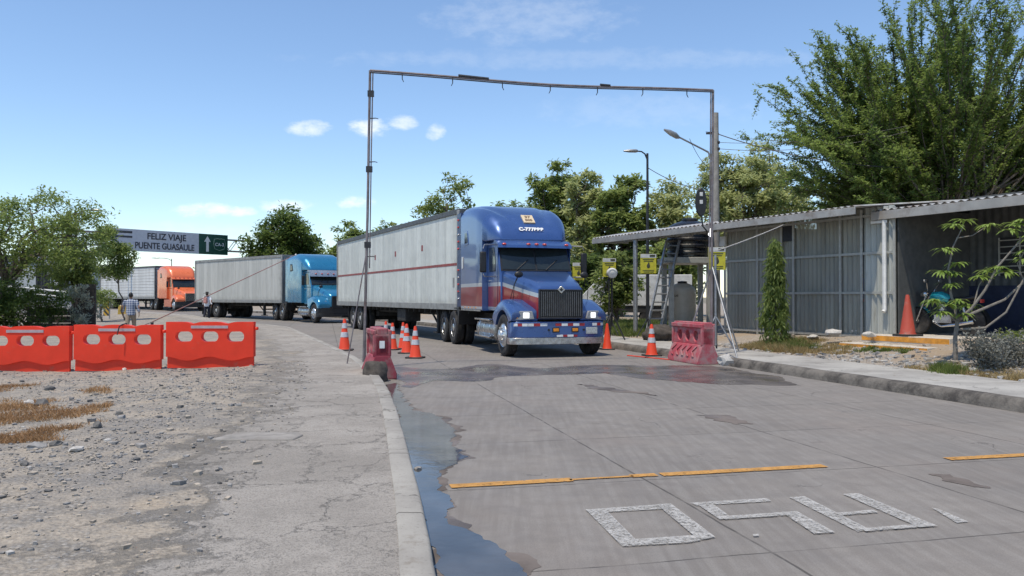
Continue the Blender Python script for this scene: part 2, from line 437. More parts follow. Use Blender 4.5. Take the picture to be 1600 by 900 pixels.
def lot_mat():
    k = NT('dirt_gravel_and_cracked_paving'); d = k.attr('d')
    wp = k.n.new('ShaderNodeVectorMath'); wp.operation = 'ADD'; k.l.new(k.co(), wp.inputs[0])
    sc = k.n.new('ShaderNodeVectorMath'); sc.operation = 'SCALE'; sc.inputs['Scale'].default_value = .8
    k.l.new(k.noise(2.2, 7, .7, out=1), sc.inputs[0]); k.l.new(sc.outputs[0], wp.inputs[1])
    n1 = k.noise(.7, 6, .65); n2 = k.noise(3.2, 6, .7); nf = k.noise(26, 5, .7); nff = k.noise(90, 3, .7)
    # gravel: grey stones over tan dust
    peb = k.voro(34, 'F1'); pebc = k.voro(34, 'F1', out='Color')
    bw = k.n.new('ShaderNodeRGBToBW'); k.l.new(pebc, bw.inputs[0])
    grav = k.mix(bw.outputs[0], (.17, .16, .15), (.40, .375, .34))
    grav = k.mix(k.rng(peb, .35, .6), grav, (.225, .205, .18))
    dust = k.mix(k.rng(nf, .3, .7), (.28, .243, .20), (.41, .365, .305))
    dirt = k.mix(k.rng(n2, .40, .58), grav, dust)
    tan = k.mix(k.rng(nf, .3, .7), (.36, .29, .215), (.45, .38, .29))
    dirt = k.mix(k.rng(n1, .585, .68, 0, .6), dirt, tan)
    dirt = k.mix(k.rng(k.noise(.42, 5, .6), .52, .66, 0, .7), dirt, k.mix(k.rng(nff, .35, .65), (.15, .145, .14), (.29, .275, .26)))
    # paving
    pav = k.mix(k.rng(n1, .35, .65), (.30, .276, .248), (.40, .37, .335))
    pav = k.mix(k.rng(nff, .48, .66, 0, .7), pav, (.16, .15, .138)); pav = k.mix(k.rng(nf, .52, .68, 0, .55), pav, (.19, .178, .16)); pav = k.mix(k.rng(k.voro(30), .0, .14, .8, 0), pav, (.09, .085, .08))
    pav = k.mix(k.rng(n2, .52, .68, 0, .5), pav, (.24, .222, .2))
    e1 = k.voro(1.15, 'DISTANCE_TO_EDGE', wp.outputs[0]); e2 = k.voro(3.6, 'DISTANCE_TO_EDGE', wp.outputs[0])
    c1 = k.math('MULTIPLY', k.rng(e1, .0, .011, 1, 0), k.rng(k.noise(1.1, 3), .4, .5, .25, 1))
    c2 = k.math('MULTIPLY', k.rng(e2, .0, .016, 1, 0), k.rng(k.noise(.9, 3), .47, .6, 0, .75))
    cr = k.math('MAXIMUM', c1, c2)
    pav = k.mix(k.math('MULTIPLY', cr, .27), pav, (.10, .092, .082))
    mask = k.rng(k.math('ADD', d, k.math('ADD', k.math('MULTIPLY', k.math('SUBTRACT', n1, .5), 3.2), k.math('MULTIPLY', k.math('SUBTRACT', k.noise(3.4, 6, .7, wp.outputs[0]), .5), 2.4))), 1.25, 1.8)
    c = k.mix(mask, pav, dirt)
    k.put('Base Color', c); k.put('Roughness', .95); k.put('Specular IOR Level', .2)
    hp = k.math('SUBTRACT', k.math('MULTIPLY', nff, .9), k.math('MULTIPLY', cr, .8))
    hg = k.math('ADD', k.math('MULTIPLY', k.math('SUBTRACT', 1, peb), 1.1), k.math('ADD', k.math('MULTIPLY', nf, 1.2), k.math('MULTIPLY', n2, 2.0)))
    f = k.n.new('ShaderNodeMix'); f.data_type = 'FLOAT'; k.l.new(mask, f.inputs[0]); k.l.new(hp, f.inputs[2]); k.l.new(hg, f.inputs[3])
    k.bump(f.outputs[0], .8, .02)
    return k.m
def yard_mat():
    k = NT('dry_yard_dirt'); nf = k.noise(22, 5, .7); n1 = k.noise(.8, 5, .6)
    c = k.mix(k.rng(nf, .3, .7), (.21, .18, .15), (.38, .335, .285))
    c = k.mix(k.rng(n1, .5, .65, 0, .7), c, (.30, .22, .14)); c = k.mix(k.rng(k.voro(14), .0, .25, .8, 0), c, (.46, .43, .39))
    k.put('Base Color', c); k.put('Roughness', .95); k.bump(nf, .8, .03); return k.m
def walk_mat(name='pavement_concrete', a=(.27, .26, .245), b=(.39, .38, .355)):
    k = NT(name); n1 = k.noise(1.1, 6, .65)
    c = k.mix(k.rng(n1, .32, .66), a, b); c = k.mix(k.rng(k.noise(40, 3), .58, .7, 0, .4), c, (.15, .14, .13))
    c = k.mix(k.rng(k.noise(3.1, 6, .7), .57, .68, 0, .6), c, (.2, .175, .145))
    d = k.attr('d'); f = k.math('FRACT', k.math('DIVIDE', d, 1.9)); j = k.rng(k.math('ABSOLUTE', k.math('SUBTRACT', f, .5)), .0, .008, 1, 0)
    wp = k.n.new('ShaderNodeVectorMath'); wp.operation = 'ADD'; k.l.new(k.co(), wp.inputs[0]); k.l.new(k.noise(2, 4, out=1), wp.inputs[1])
    e = k.math('MULTIPLY', k.rng(k.voro(.8, 'DISTANCE_TO_EDGE', wp.outputs[0]), 0, .012, 1, 0), k.rng(k.noise(.9, 2), .48, .56, 0, .8))
    jj = k.math('MAXIMUM', j, e); c = k.mix(jj, c, (.075, .07, .062))
    k.put('Base Color', c); k.put('Roughness', .92); k.put('Specular IOR Level', .25)
    k.bump(k.math('SUBTRACT', k.math('MULTIPLY', k.noise(60, 4), .4), jj), .5, .012); return k.m
def stained_kerb():
    k = NT('blackened_kerb'); s = k.noise(2.4, 6, .7)
    c = k.mix(k.rng(s, .35, .62), (.045, .04, .036), (.155, .14, .122)); k.put('Base Color', c); k.put('Roughness', .9)
    k.bump(k.noise(30, 5), .6, .02); return k.m
M['road'] = road_mat(); M['lot'] = lot_mat(); M['yard'] = yard_mat(); M['walk'] = walk_mat(); M['kerb'] = walk_mat('kerb_concrete', (.25, .235, .215), (.345, .33, .30)); M['kerb_dark'] = stained_kerb()
k = NT('far_dry_ground'); k.put('Base Color', k.mix(k.rng(k.noise(.05, 5), .4, .6), (.16, .14, .10), (.22, .2, .15))); k.put('Roughness', 1); M['far'] = k.m

# ------------------------------------------------------------------ setting
rows = list(np.arange(-13, 2.5, 1.5)) + list(np.arange(2.5, 40, .5)) + list(np.arange(40, 121, 1.5))
road = grid('road', rows, list(np.linspace(0, 1, 10)), lambda y, t: ((xl(y) + (xr(y) - xl(y)) * t, y, zr(y)), t), M['road'])
rows_l = list(np.arange(-13, 2.4, 1.2)) + list(np.arange(2.4, 9, .07)) + list(np.arange(9, 20, .16)) + list(np.arange(20, 50, .6)) + list(np.arange(50, 121, 3))
cols_l = list(np.arange(0, 5, .09)) + list(np.arange(5, 14, .25)) + list(np.arange(14, 40, 1.5)) + list(np.arange(40, 121, 8))
grid('dirt_lot', rows_l, cols_l, lambda y, d: ((xl(y) - .17 - d, y, zl(d, y)), d), M['lot'])
rows_r = list(np.arange(-13, 8, 1)) + list(np.arange(8, 30, .2)) + list(np.arange(30, 121, 2))
cols_r = list(np.arange(1.9, 6, .16)) + list(np.arange(6, 20, 1)) + list(np.arange(20, 101, 8))
grid('yard_ground', rows_r, cols_r, lambda y, d: ((xr(y) + d, y, zyard(d, y)), d), M['yard'])
grid('pavement', rows_r, [.2, .8, 1.4, 1.97], lambda y, d: ((xr(y) + d, y, .152 + zr(y) + (.0 if d < 1.9 else .006)), y + 6), M['walk'])
def kerb(name, xf, side, prof, mat):
    ys = list(np.arange(-13, 3, 1.)) + list(np.arange(3, 60, .35)) + list(np.arange(60, 121, 2)); vs = []; at = []; L = 0; prev = None
    for y in ys:
        x = xf(y); dx = (xf(y + .3) - xf(y - .3)) / .6; nx, ny = 1 / math.hypot(1, dx), -dx / math.hypot(1, dx)
        if prev: L += math.hypot(x - prev[0], y - prev[1])
        prev = (x, y)
        for (o, z) in prof:
            wz = .008 * fbm(x, y, .9); wo = .012 * fbm(x + 9, y, 1.7)
            vs.append((x + side * (o + wo) * nx, y + side * (o + wo) * ny, z + zr(y) + wz)); at.append(L)
    n = len(prof); fs = [(i * n + j, i * n + j + 1, (i + 1) * n + j + 1, (i + 1) * n + j) for i in range(len(ys) - 1) for j in range(n - 1)]
    me = bpy.data.meshes.new(name); me.from_pydata(vs, [], fs); me.materials.append(mat)
    a = me.attributes.new('d', 'FLOAT', 'POINT'); a.data.foreach_set('value', at)
    me.polygons.foreach_set('use_smooth', [True] * len(me.polygons)); me.set_sharp_from_angle(angle=R(50)); me.update()
    o = bpy.data.objects.new(name, me); C.objects.link(o); o['kind'] = 'structure'
    import bmesh
    bm = bmesh.new(); bm.from_mesh(me)
    if sum(f.normal.z for f in bm.faces) < 0: bmesh.ops.reverse_faces(bm, faces=bm.faces)
    bm.to_mesh(me); bm.free()
kerb('left_kerb', xl, -1, [(0, -.05), (.006, .10), (.016, .118), (.03, .126), (.165, .132), (.18, .122), (.182, .0)], M['kerb'])
kerb('right_kerb', xr, 1, [(-.02, -.05), (.0, .06), (.025, .115), (.06, .15), (.12, .166), (.21, .163)], M['kerb_dark'])
mb = MB(); S_ = 3000
mb.quad((-S_, -400, -.32), (S_, -400, -.32), (S_, S_, -.32), (-S_, S_, -.32))
mb.build('ground', M['far'], fixn=False)['kind'] = 'structure'

# ------------------------------------------------------------------ water and damp on the road
def wet(name, col, rough, bs=0.0, bsc=8, var=.3):
    k = NT(name); c = k.mix(k.rng(k.noise(1.7, 5), .35, .65), tuple(x * (1 - var) for x in col), tuple(x * (1 + var) for x in col))
    k.put('Base Color', c); k.put('Roughness', k.rng(k.noise(1.1, 5, .6), .35, .65, rough * .5, rough * 1.5)); k.put('Specular IOR Level', .55 if rough < .5 else .2)
    if bs: k.bump(k.noise(bsc, 4), bs, .01)
    return k.m
M['water'] = wet('shallow_water', (.06, .061, .064), .09, .16, 7)
M['wet'] = wet('wet_concrete', (.112, .096, .086), .30, .3, 40)
M['damp'] = wet('damp_concrete', (.135, .116, .105), .85, .2, 40)
def blob(name, pix, z, mat, amp=.05, step=.07, freq=2.2):
    import bmesh
    pts = [G(*p) for p in pix]; out = []
    for i, a in enumerate(pts):
        b = pts[(i + 1) % len(pts)]; L = (b - a).length; n = max(1, int(L / step))
        nrm = Vector((-(b - a).y, (b - a).x, 0)).normalized()
        for j in range(n):
            p = a.lerp(b, j / n); q = p + nrm * (amp * 1.6 * noise.fractal(Vector((p.x * freq, p.y * freq, 5)), .8, 2, 5)); out.append((q.x, q.y, z))
    bm = bmesh.new(); f = bm.faces.new([bm.verts.new(p) for p in out]); bmesh.ops.triangulate(bm, faces=[f])
    bmesh.ops.recalc_face_normals(bm, faces=bm.faces)
    if bm.faces[:][0].normal.z < 0: bmesh.ops.reverse_faces(bm, faces=bm.faces)
    me = bpy.data.meshes.new(name); bm.to_mesh(me); bm.free(); me.materials.append(mat)
    o = bpy.data.objects.new(name, me); C.objects.link(o); o['kind'] = 'structure'; return o
PUD = [(604, 600), (622, 598), (628, 618), (645, 640), (690, 652), (712, 672), (708, 690), (730, 714), (690, 735), (690, 760), (712, 790), (700, 803), (745, 842), (800, 862), (822, 884), (850, 935), (690, 935), (668, 850), (648, 760), (632, 700), (620, 650)]
blob('puddle_water', PUD, .004, M['water'], .05, .035, 3.2)
blob('damp_margin', [(px + (9 if px > 640 + (py - 640) * .2 else 0), py + 1) for px, py in PUD], .0022, M['damp'], .075, .035, 3.6)
blob('wet_road', [(612, 572), (700, 577), (760, 570), (850, 575), (900, 571), (980, 571), (1050, 570), (1110, 571), (1180, 583), (1262, 603), (1190, 603), (1090, 599), (1010, 592), (945, 583), (880, 586), (790, 588), (740, 596), (680, 594), (640, 606), (625, 604)], .003, M['wet'], .16, .15, .8)
blob('damp_patch', [(905, 600), (960, 607), (1010, 614), (1030, 619), (960, 611), (915, 606)], .0035, M['damp'], .07, .03, 4)
blob('damp_patch', [(1085, 648), (1135, 648), (1178, 662), (1150, 664), (1120, 656)], .0035, M['damp'], .07, .03, 4)
blob('damp_patch', [(1450, 741), (1480, 741), (1545, 762), (1520, 763), (1470, 750)], .0035, M['damp'], .05, .03, 4)

# ------------------------------------------------------------------ painted markings
def worn(name, col, lo, hi, sc=14):
    k = NT(name); c = k.mix(k.rng(k.noise(9, 4), .3, .7), tuple(x * .72 for x in col), col)
    k.put('Base Color', c); k.put('Roughness', .85)
    a = k.rng(k.noise(sc, 6, .75), lo, hi, 0, 1); k.put('Alpha', a); return k.m
M['mark_white'] = worn('worn_white_road_paint', (.46, .45, .43), .30, .62, 48)
M['mark_orange'] = worn('worn_orange_road_paint', (.52, .27, .07), .28, .50, 26)
def UV(u, v, z=.008): return Vector((.974 * u - .228 * v, .228 * u + .974 * v, z))
mb = MB()
for i, (u0, u1, v0, v1) in enumerate([(.93, 1.9, 5.98, 6.10), (1.88, 2.42, 6.02, 6.065), (2.40, 2.62, 6.0, 6.10), (2.66, 4.16, 5.985, 6.10), (5.4, 8.2, 5.985, 6.10)]):
    n = max(2, int((u1 - u0) / .1)); A = [u0 + (u1 - u0) * j / n for j in range(n + 1)]
    for j in range(n):
        e = lambda t: .012 * noise.noise(Vector((t * 5, i, 0)))
        mb.quad(UV(A[j], v0 + e(A[j])), UV(A[j + 1], v0 + e(A[j + 1])), UV(A[j + 1], v1 + e(A[j + 1] + 7)), UV(A[j], v1 + e(A[j] + 7)))
tag(mb.build('painted_line', M['mark_orange'], road), 'worn broken orange line painted across the road')
def glyph(strokes):
    mb = MB()
    for i, s in enumerate(strokes):
        mb.add([G(860 + px / 2.162, 560 + py / 2.162) + Vector((0, 0, .008 + .0012 * i)) for px, py in s], [tuple(range(len(s)))])
    tag(mb.build('painted_letter', M['mark_white'], road, merge=False), None)
glyph([[(118, 512), (400, 492), (408, 508), (180, 521)], [(118, 512), (186, 512), (292, 618), (240, 635)], [(240, 637), (282, 613), (495, 598), (553, 606), (470, 624)], [(358, 496), (404, 492), (556, 607), (494, 611)]])
glyph([[(470, 489), (730, 473), (744, 484), (492, 498)], [(500, 498), (548, 494), (612, 540), (570, 546)], [(570, 536), (820, 519), (832, 530), (588, 546)], [(778, 522), (830, 519), (958, 590), (888, 595)], [(680, 598), (700, 596), (702, 602), (684, 604)]])
glyph([[(803, 470), (856, 467), (1078, 580), (1034, 586)], [(985, 460), (1036, 457), (1305, 568), (1243, 573)], [(955, 525), (1087, 513), (1103, 522), (975, 533)], [(1036, 577), (1240, 562), (1305, 568), (1062, 587)]])
glyph([[(1283, 505), (1312, 511), (1408, 553), (1368, 557)]])
# ------------------------------------------------------------------ articulated trucks
def band_paint(name, base, red, silver):
    """cab paint with a red band between silver lines; the band slopes down along the bonnet"""
    k = NT(name); x, y, z = k.xyz()
    sl = k.math('MULTIPLY', k.math('MAXIMUM', k.math('SUBTRACT', .95, y), 0), .17)
    zz = k.math('ADD', z, sl)
    nz = k.noise(1.2, 2)
    b = k.mix(k.rng(nz, .3, .7), tuple(c * .85 for c in base), base)
    r = k.mix(k.rng(nz, .3, .7), tuple(c * .8 for c in red), red)
    inb = k.math('MULTIPLY', k.math('GREATER_THAN', zz, 1.19), k.math('LESS_THAN', zz, 1.73))
    ins = k.math('MULTIPLY', k.math('GREATER_THAN', zz, 1.10), k.math('LESS_THAN', zz, 1.83))
    g = k.n.new('ShaderNodeNewGeometry'); tc = k.n.new('ShaderNodeTexCoord'); nx = k.n.new('ShaderNodeSeparateXYZ'); k.l.new(tc.outputs['Normal'], nx.inputs[0])
    side = k.math('GREATER_THAN', k.math('ABSOLUTE', nx.outputs[0]), .55)
    c = k.mix(k.math('MULTIPLY', ins, side), b, silver); c = k.mix(k.math('MULTIPLY', inb, side), c, r)
    c = k.mix(k.rng(k.noise(1.3, 5, .6), .5, .8, 0, .12), c, (.2, .18, .16))
    k.put('Base Color', c); k.put('Metallic', .4); k.put('Roughness', .3); k.put('Coat Weight', .6); k.put('Coat Roughness', .06)
    return k.m
M['blue_band'] = band_paint('blue_cab_paint_with_red_band', (.05, .108, .285), (.30, .012, .026), (.42, .45, .5))
M['blue'] = pm('blue_metallic_paint', (.05, .108, .285), .28, .4, .08, 1.2, coat=.6)
M['teal'] = pm('teal_metallic_paint', (.025, .20, .36), .26, .4, .08, 1.2, coat=.6)
M['orange'] = pm('orange_truck_paint', (.72, .16, .055), .32, .05, .08, 1.2, coat=.5)
M['visor'] = pm('grey_sun_visor', (.28, .33, .4), .3, .4, .15, 5)
M['grille_bar'] = pm('dark_grille_bar', (.17, .17, .175), .35, .7, .2, 9)
M['plate'] = pm('licence_plate', (.42, .44, .43), .5, 0, .35, 40)
M['sticker'] = pm('cream_sticker', (.62, .5, .33), .6, 0, .15, 30)
M['sticker_ink'] = pm('brown_ink', (.16, .1, .06), .7, 0, .2, 30)
M['white_text'] = pm('white_lettering', (.8, .8, .78), .5, 0, .04, 10)

def trailer_mat(name, col, rib, streak, kind):
    k = NT(name); x, y, z = k.xyz()
    vs = k.mapping((3, 2.2, .16)); n = k.noise(1, 6, .65, vs)
    c = k.mix(k.rng(n, .34, .66), tuple(q * .80 for q in col), col)
    c = k.mix(k.rng(k.noise(1.4, 6, .7, k.mapping((1, 3.2, .22))), .55, .72, 0, streak), c, (.15, .135, .115))
    c = k.mix(k.rng(k.noise(.8, 5, .6), .5, .7, 0, .35), c, tuple(q * .7 for q in col))
    # grime rising from the bottom edge and along the front edge
    edge = k.math('MULTIPLY', k.rng(k.math('ADD', y, k.math('MULTIPLY', k.noise(2.5, 4), .7)), .35, .85, 1, 0), k.rng(k.noise(4, 4, .6, vs), .3, .6))
    c = k.mix(k.math('MULTIPLY', edge, .7), c, (.07, .065, .06))
    c = k.mix(k.math('MULTIPLY', k.rng(k.math('ADD', z, k.math('MULTIPLY', k.noise(3, 4), .5)), 1.35, 1.75, 1, 0), .45), c, (.2, .18, .15))
    k.put('Base Color', c); k.put('Roughness', .5); k.put('Specular IOR Level', .35)
    if kind == 'soft':   # fabric-like vertical ripples and dents
        h = k.math('ADD', k.math('MULTIPLY', k.noise(1, 3, .5, k.mapping((1, 2.4, .22))), 1.5), k.math('MULTIPLY', k.noise(1, 4, .5, k.mapping((1, 7, .45))), .45))
        h = k.math('ADD', h, k.math('MULTIPLY', k.noise(1.5, 3), .6)); k.bump(h, .6, .09)
    elif kind == 'vert':
        f = k.math('FRACT', k.math('DIVIDE', y, rib)); r = k.rng(k.math('ABSOLUTE', k.math('SUBTRACT', f, .5)), .32, .44)
        k.bump(k.math('ADD', r, k.math('MULTIPLY', k.noise(2, 3), .6)), .7, .03)
    else:
        f = k.math('FRACT', k.math('DIVIDE', z, rib)); r = k.rng(k.math('ABSOLUTE', k.math('SUBTRACT', f, .5)), .36, .46)
        k.bump(r, .9, .05)
    return k.m
M['trl1'] = trailer_mat('white_grey_trailer_side', (.62, .64, .60), .3, .35, 'soft')
M['trl2'] = trailer_mat('grey_ribbed_trailer_side', (.50, .50, .47), .45, .5, 'vert')
M['trl3'] = trailer_mat('silver_slatted_trailer_side', (.62, .63, .63), .27, .25, 'horiz')
M['rail_dark'] = pm('dark_trailer_rail', (.09, .095, .10), .55, .2, .3, 6)
M['rail_grey'] = pm('grey_trailer_rail', (.30, .30, .29), .55, .3, .25, 6, dirt=(.12, .1, .09), dirt_amt=.5)
M['red_line'] = pm('red_stripe', (.26, .05, .045), .5, 0, .25, 3)
M['tail_red'] = pm('red_mark', (.25, .05, .045), .5, 0, .2, 9)
M['skirt_orange'] = pm('faded_orange_skirt', (.50, .15, .085), .4, .05, .15, 6)

def tyre_mb(dual, n=36):
    mb = MB(); Rr = .515
    def one(x0, x1):
        w = x1 - x0
        prof = [(.30, x0 + .03), (.36, x0 + .004), (.44, x0), (.485, x0 + .012), (.507, x0 + .03)]
        for g in range(4):
            a = x0 + .03 + (w - .06) * (g + .42) / 4; b = a + .012
            prof += [(Rr, a - .002), (Rr - .014, a), (Rr - .014, b), (Rr, b + .002)]
        prof += [(.507, x1 - .03), (.485, x1 - .012), (.44, x1), (.36, x1 - .004), (.30, x1 - .03)]
        mb.lathe(prof, n, 'X')
    if dual: one(-.01, .27); one(-.33, -.05)
    else: one(-.01, .27)
    return mb
def rim_mb(front, side):
    mb = MB(); o = .27   # outer face of the tyre at x = +.27
    if front: prof = [(.305, o - .045), (.285, o - .01), (.27, o - .02), (.22, o + .0), (.15, o + .03), (.14, o + .075), (.09, o + .085), (.07, o + .10), (.001, o + .105)]
    else: prof = [(.305, o - .045), (.285, o - .02), (.265, o - .10), (.22, o - .16), (.15, o - .165), (.14, o - .05), (.10, o - .02), (.001, o - .01)]
    mb.lathe(prof, 28, 'X')
    for k in range(10):
        a = 2 * PI * k / 10; r = .185; h = o + .005 if front else o - .165
        mb.tube([(h - .01, r * math.cos(a), r * math.sin(a)), (h + .055, r * math.cos(a), r * math.sin(a))], .016, 6)
    if side < 0:
        mb.v = [(-x, y, z) for x, y, z in mb.v]
    return mb
_wheel_cache = {}
def wheel(parent, x, y, z, side, dual, rimmat, name='wheel', rz=0):
    key = (side, dual)
    if key not in _wheel_cache:
        mb = tyre_mb(dual)
        if side < 0: mb.v = [(-a, b, c) for a, b, c in mb.v]
        t = mb.build(name, M['tyre'], sharp=30)
        r = rim_mb(not dual, side).build('rim', rimmat, sharp=35)
        _wheel_cache[key] = (t.data, {rimmat.name: r.data}, r.data)
        bpy.data.objects.remove(t); bpy.data.objects.remove(r)
    td, rims, rd = _wheel_cache[key]
    if rimmat.name not in rims:
        d = rd.copy(); d.materials.clear(); d.materials.append(rimmat); rims[rimmat.name] = d
    t = bpy.data.objects.new(name, td); C.objects.link(t); t.parent = parent; t.location = (x, y, z); t.rotation_euler = (0, 0, rz)
    r = bpy.data.objects.new('rim', rims[rimmat.name]); C.objects.link(r); r.parent = t
    return t

def mirror(mb):
    m2 = MB(); m2.v = [(-x, y, z) for x, y, z in mb.v]; m2.f = [f[::-1] for f in mb.f]; m2.m = mb.m; return m2
def both(root, fn, name, mat, bevel=0, **kw):
    out = []
    for s in (1, -1):
        mb = fn()
        if s < 0: mb = mirror(mb)
        out.append(mb.build(name, mat, root, bevel=bevel, **kw))
    return out

def tractor(root, st):
    """front axle centre at the root's origin, nose towards -Y"""
    paint, plain = st['paint'], st['plain']
    A = st['kind'] == 'square'
    # frame, axles, fifth wheel
    mb = MB()
    for s in (1, -1): mb.box(s * .43 - .05, s * .43 + .05, -.55, 7.0, .72, .98)
    for y in (0, 5.3, 6.6): mb.box(-.95, .95, y - .08, y + .08, .42, .58)
    mb.box(-.6, .6, 5.5, 6.4, .98, 1.06); mb.box(-.5, .5, -.4, 1.9, .5, .95); mb.box(-.35, .35, 2, 5, .55, .8); mb.box(-.43, .43, 6.9, 7.0, .72, .98)
    mb.box(-.95, .95, 4.3, 4.5, .95, 1.1)
    mb.build('chassis', M['chassis'], root)
    # bumper
    zb = st.get('bump_z', (.32, .48, .86))
    plan = [(-1.22, -.42), (-1.215, -.56), (-1.17, -.67), (-1.05, -.745), (-.85, -.785), (-.5, -.8), (.5, -.8), (.85, -.785), (1.05, -.745), (1.17, -.67), (1.215, -.56), (1.22, -.42)]
    back = [(x * .93, y + .1) for x, y in reversed(plan)]
    MB().prism(plan + back, zb[1], zb[2], 'Z').build('bumper', st['bump_mat'], root, bevel=.012)
    trim = [(x * 1.008, y * 1.008) for x, y in plan]
    MB().prism(trim + back, zb[0], zb[1] - .003, 'Z').build('bumper_trim', st['trim_mat'], root, bevel=.008)
    if A:
        def tape(x0, x1, z0, z1, i, yo):
            MB().box(x0, x1, yo - .006, yo, z0, z1).build('white_reflective_tape' if i else 'red_reflective_tape', M['white'] if i else M['red_refl'], root)
        xs = np.linspace(-.82, -.22, 6)
        seq = [(-.84, -.72, 1), (-.715, -.585, 0), (-.58, -.40, 1), (-.395, -.26, 0)]
        for a, b, i in [(-.82, -.68, 1), (-.675, -.52, 0), (-.515, -.34, 1), (-.13, .02, 0), (.025, .18, 1), (.185, .32, 0), (.325, .48, 1), (.485, .62, 0)]:
            tape(a, b, .755, .82, i, -.803 if abs(a) < .5 and abs(b) < .5 else -.797)
        for a, b, i in [(-.10, .06, 1), (.065, .17, 0), (.175, .33, 1), (.335, .43, 0)]: tape(a, b, .495, .545, i, -.803)
        for s in (-1, 1):
            for a, b, i in [(.83, .96, 1), (.965, 1.06, 0), (1.065, 1.15, 1)]:
                q = MB(); x0, x1 = (a, b) if s > 0 else (-b, -a)
                def yb(x): return np.interp(abs(x), [.5, .85, 1.05, 1.17], [-.8, -.785, -.745, -.67]) - .004
                q.add([(x0, yb(x0), .755), (x1, yb(x1), .755), (x1, yb(x1), .82), (x0, yb(x0), .82), (x0, yb(x0) + .012, .755), (x1, yb(x1) + .012, .755), (x1, yb(x1) + .012, .82), (x0, yb(x0) + .012, .82)],
                      [(0, 1, 2, 3), (4, 7, 6, 5), (0, 4, 5, 1), (3, 2, 6, 7), (0, 3, 7, 4), (1, 5, 6, 2)])
                q.build('white_reflective_tape' if i else 'red_reflective_tape', M['white'] if i else M['red_refl'], root)
        for x in (-.12, .37):
            f = MB().box(x - .09, x + .09, -.815, -.79, .60, .72).build('fog_lamp', M['black'], root, bevel=.008)
            MB().box(x - .07, x + .07, -.829, -.815, .625, .695).build('lens', M['amber'], f, bevel=.01)
        p = MB().box(.66, .95, -.812, -.79, .56, .72).build('licence_plate', M['plate'], root, bevel=.004)
        for x in (-.30, .60):
            MB().lathe([(.028, -.815), (.028, -.79)], 12, 'Y', (x, 0, .66)).build('tow_hole', M['black'], root)
    # bonnet
    hs = st['hood']; mb = MB(); rings = []
    for (y, wd, z0, z1, rt) in hs: rings.append(rrect(wd, z0, z1, rt, .04, 7, y))
    mb.loft(rings); hood = mb.build('bonnet', paint, root, sharp=50)
    gw, gz0, gz1, gy = st['grille']
    (y_, w0_, a_, b_, r_) = hs[-1]; MB().loft([rrect(w0_ * 1.006, a_, b_ + .006, r_, .04, 7, y) for y in (.945, .958)], cap=False).build('bonnet_seam', M['black'], hood)
    gr = MB().box(-gw, gw, gy, gy + .06, gz0, gz1).build('grille', M['black'], root, bevel=.01)
    mb = MB()
    if A:
        n = 21
        for i in range(n):
            x = -gw + .03 + (2 * gw - .06) * i / (n - 1); mb.box(x - .007, x + .007, gy - .03, gy - .002, gz0 + .02, gz1 - .02)
        mb.build('grille_bars', M['grille_bar'], gr)
        mb = MB()
        for (a, b, c_, d_) in [(-gw - .03, -gw, gz0 - .03, gz1 + .03), (gw, gw + .03, gz0 - .03, gz1 + .03)]: mb.box(a, b, gy - .035, gy + .05, c_, d_)
        mb.box(-gw, gw, gy - .035, gy + .05, gz1, gz1 + .03); mb.box(-gw, gw, gy - .035, gy + .05, gz0 - .03, gz0)
        mb.build('grille_surround', M['dark_steel'], gr, bevel=.006)
        e = MB().prism([(0, gz1 - .07), (.10, gz1 + .025), (0, gz1 + .12), (-.10, gz1 + .025)], gy - .055, gy - .035, 'Y').build('bonnet_emblem', M['dull_chrome'], root, bevel=.006)
        MB().prism([(0, gz1 - .02), (.05, gz1 + .025), (0, gz1 + .07), (-.05, gz1 + .025)], gy - .06, gy - .055, 'Y').build('emblem_inlay', M['dark_steel'], e)
    else:
        for i in range(9):
            z = gz0 + .04 + (gz1 - gz0 - .08) * i / 8; mb.box(-gw + .02, gw - .02, gy - .025, gy - .002, z - .008, z + .008)
        mb.build('grille_bars', M['dark_steel'] if st['kind'] == 'teal' else M['dull_chrome'], gr)
        mb = MB()
        for (a, b, c_, d_) in [(-gw - .04, -gw, gz0 - .03, gz1 + .04), (gw, gw + .04, gz0 - .03, gz1 + .04), (-gw, gw, gz1, gz1 + .04)]: mb.box(a, b, gy - .035, gy + .05, c_, d_)
        mb.build('grille_surround', M['chrome'] if st['kind'] == 'orange' else M['dark_steel'], gr, bevel=.008)
    # wings
    def wing():
        mb = MB(); prof = st['wing']; zc, ra = .52, .615
        arch = [(ra * math.cos(a), zc + ra * math.sin(a)) for a in np.linspace(R(22), R(150), 14)]
        poly = prof + arch
        n = len(poly)
        rings = []
        for x, ins in ((.55, 0), (1.0, 0), (1.12, .012), (1.19, .045), (1.225, .11)):
            ring = []
            for i, (y, z) in enumerate(poly):
                if i < len(prof): ring.append((x, y * (1 - ins * .35), z - ins * (1.0 if z > .95 else .0)))
                else: ring.append((x, y, z))
            rings.append(ring)
        mb.loft(rings); return mb
    both(root, wing, 'wing', plain, sharp=45)
    # headlamps
    hx0, hx1, hz0, hz1, hy = st['lamp']
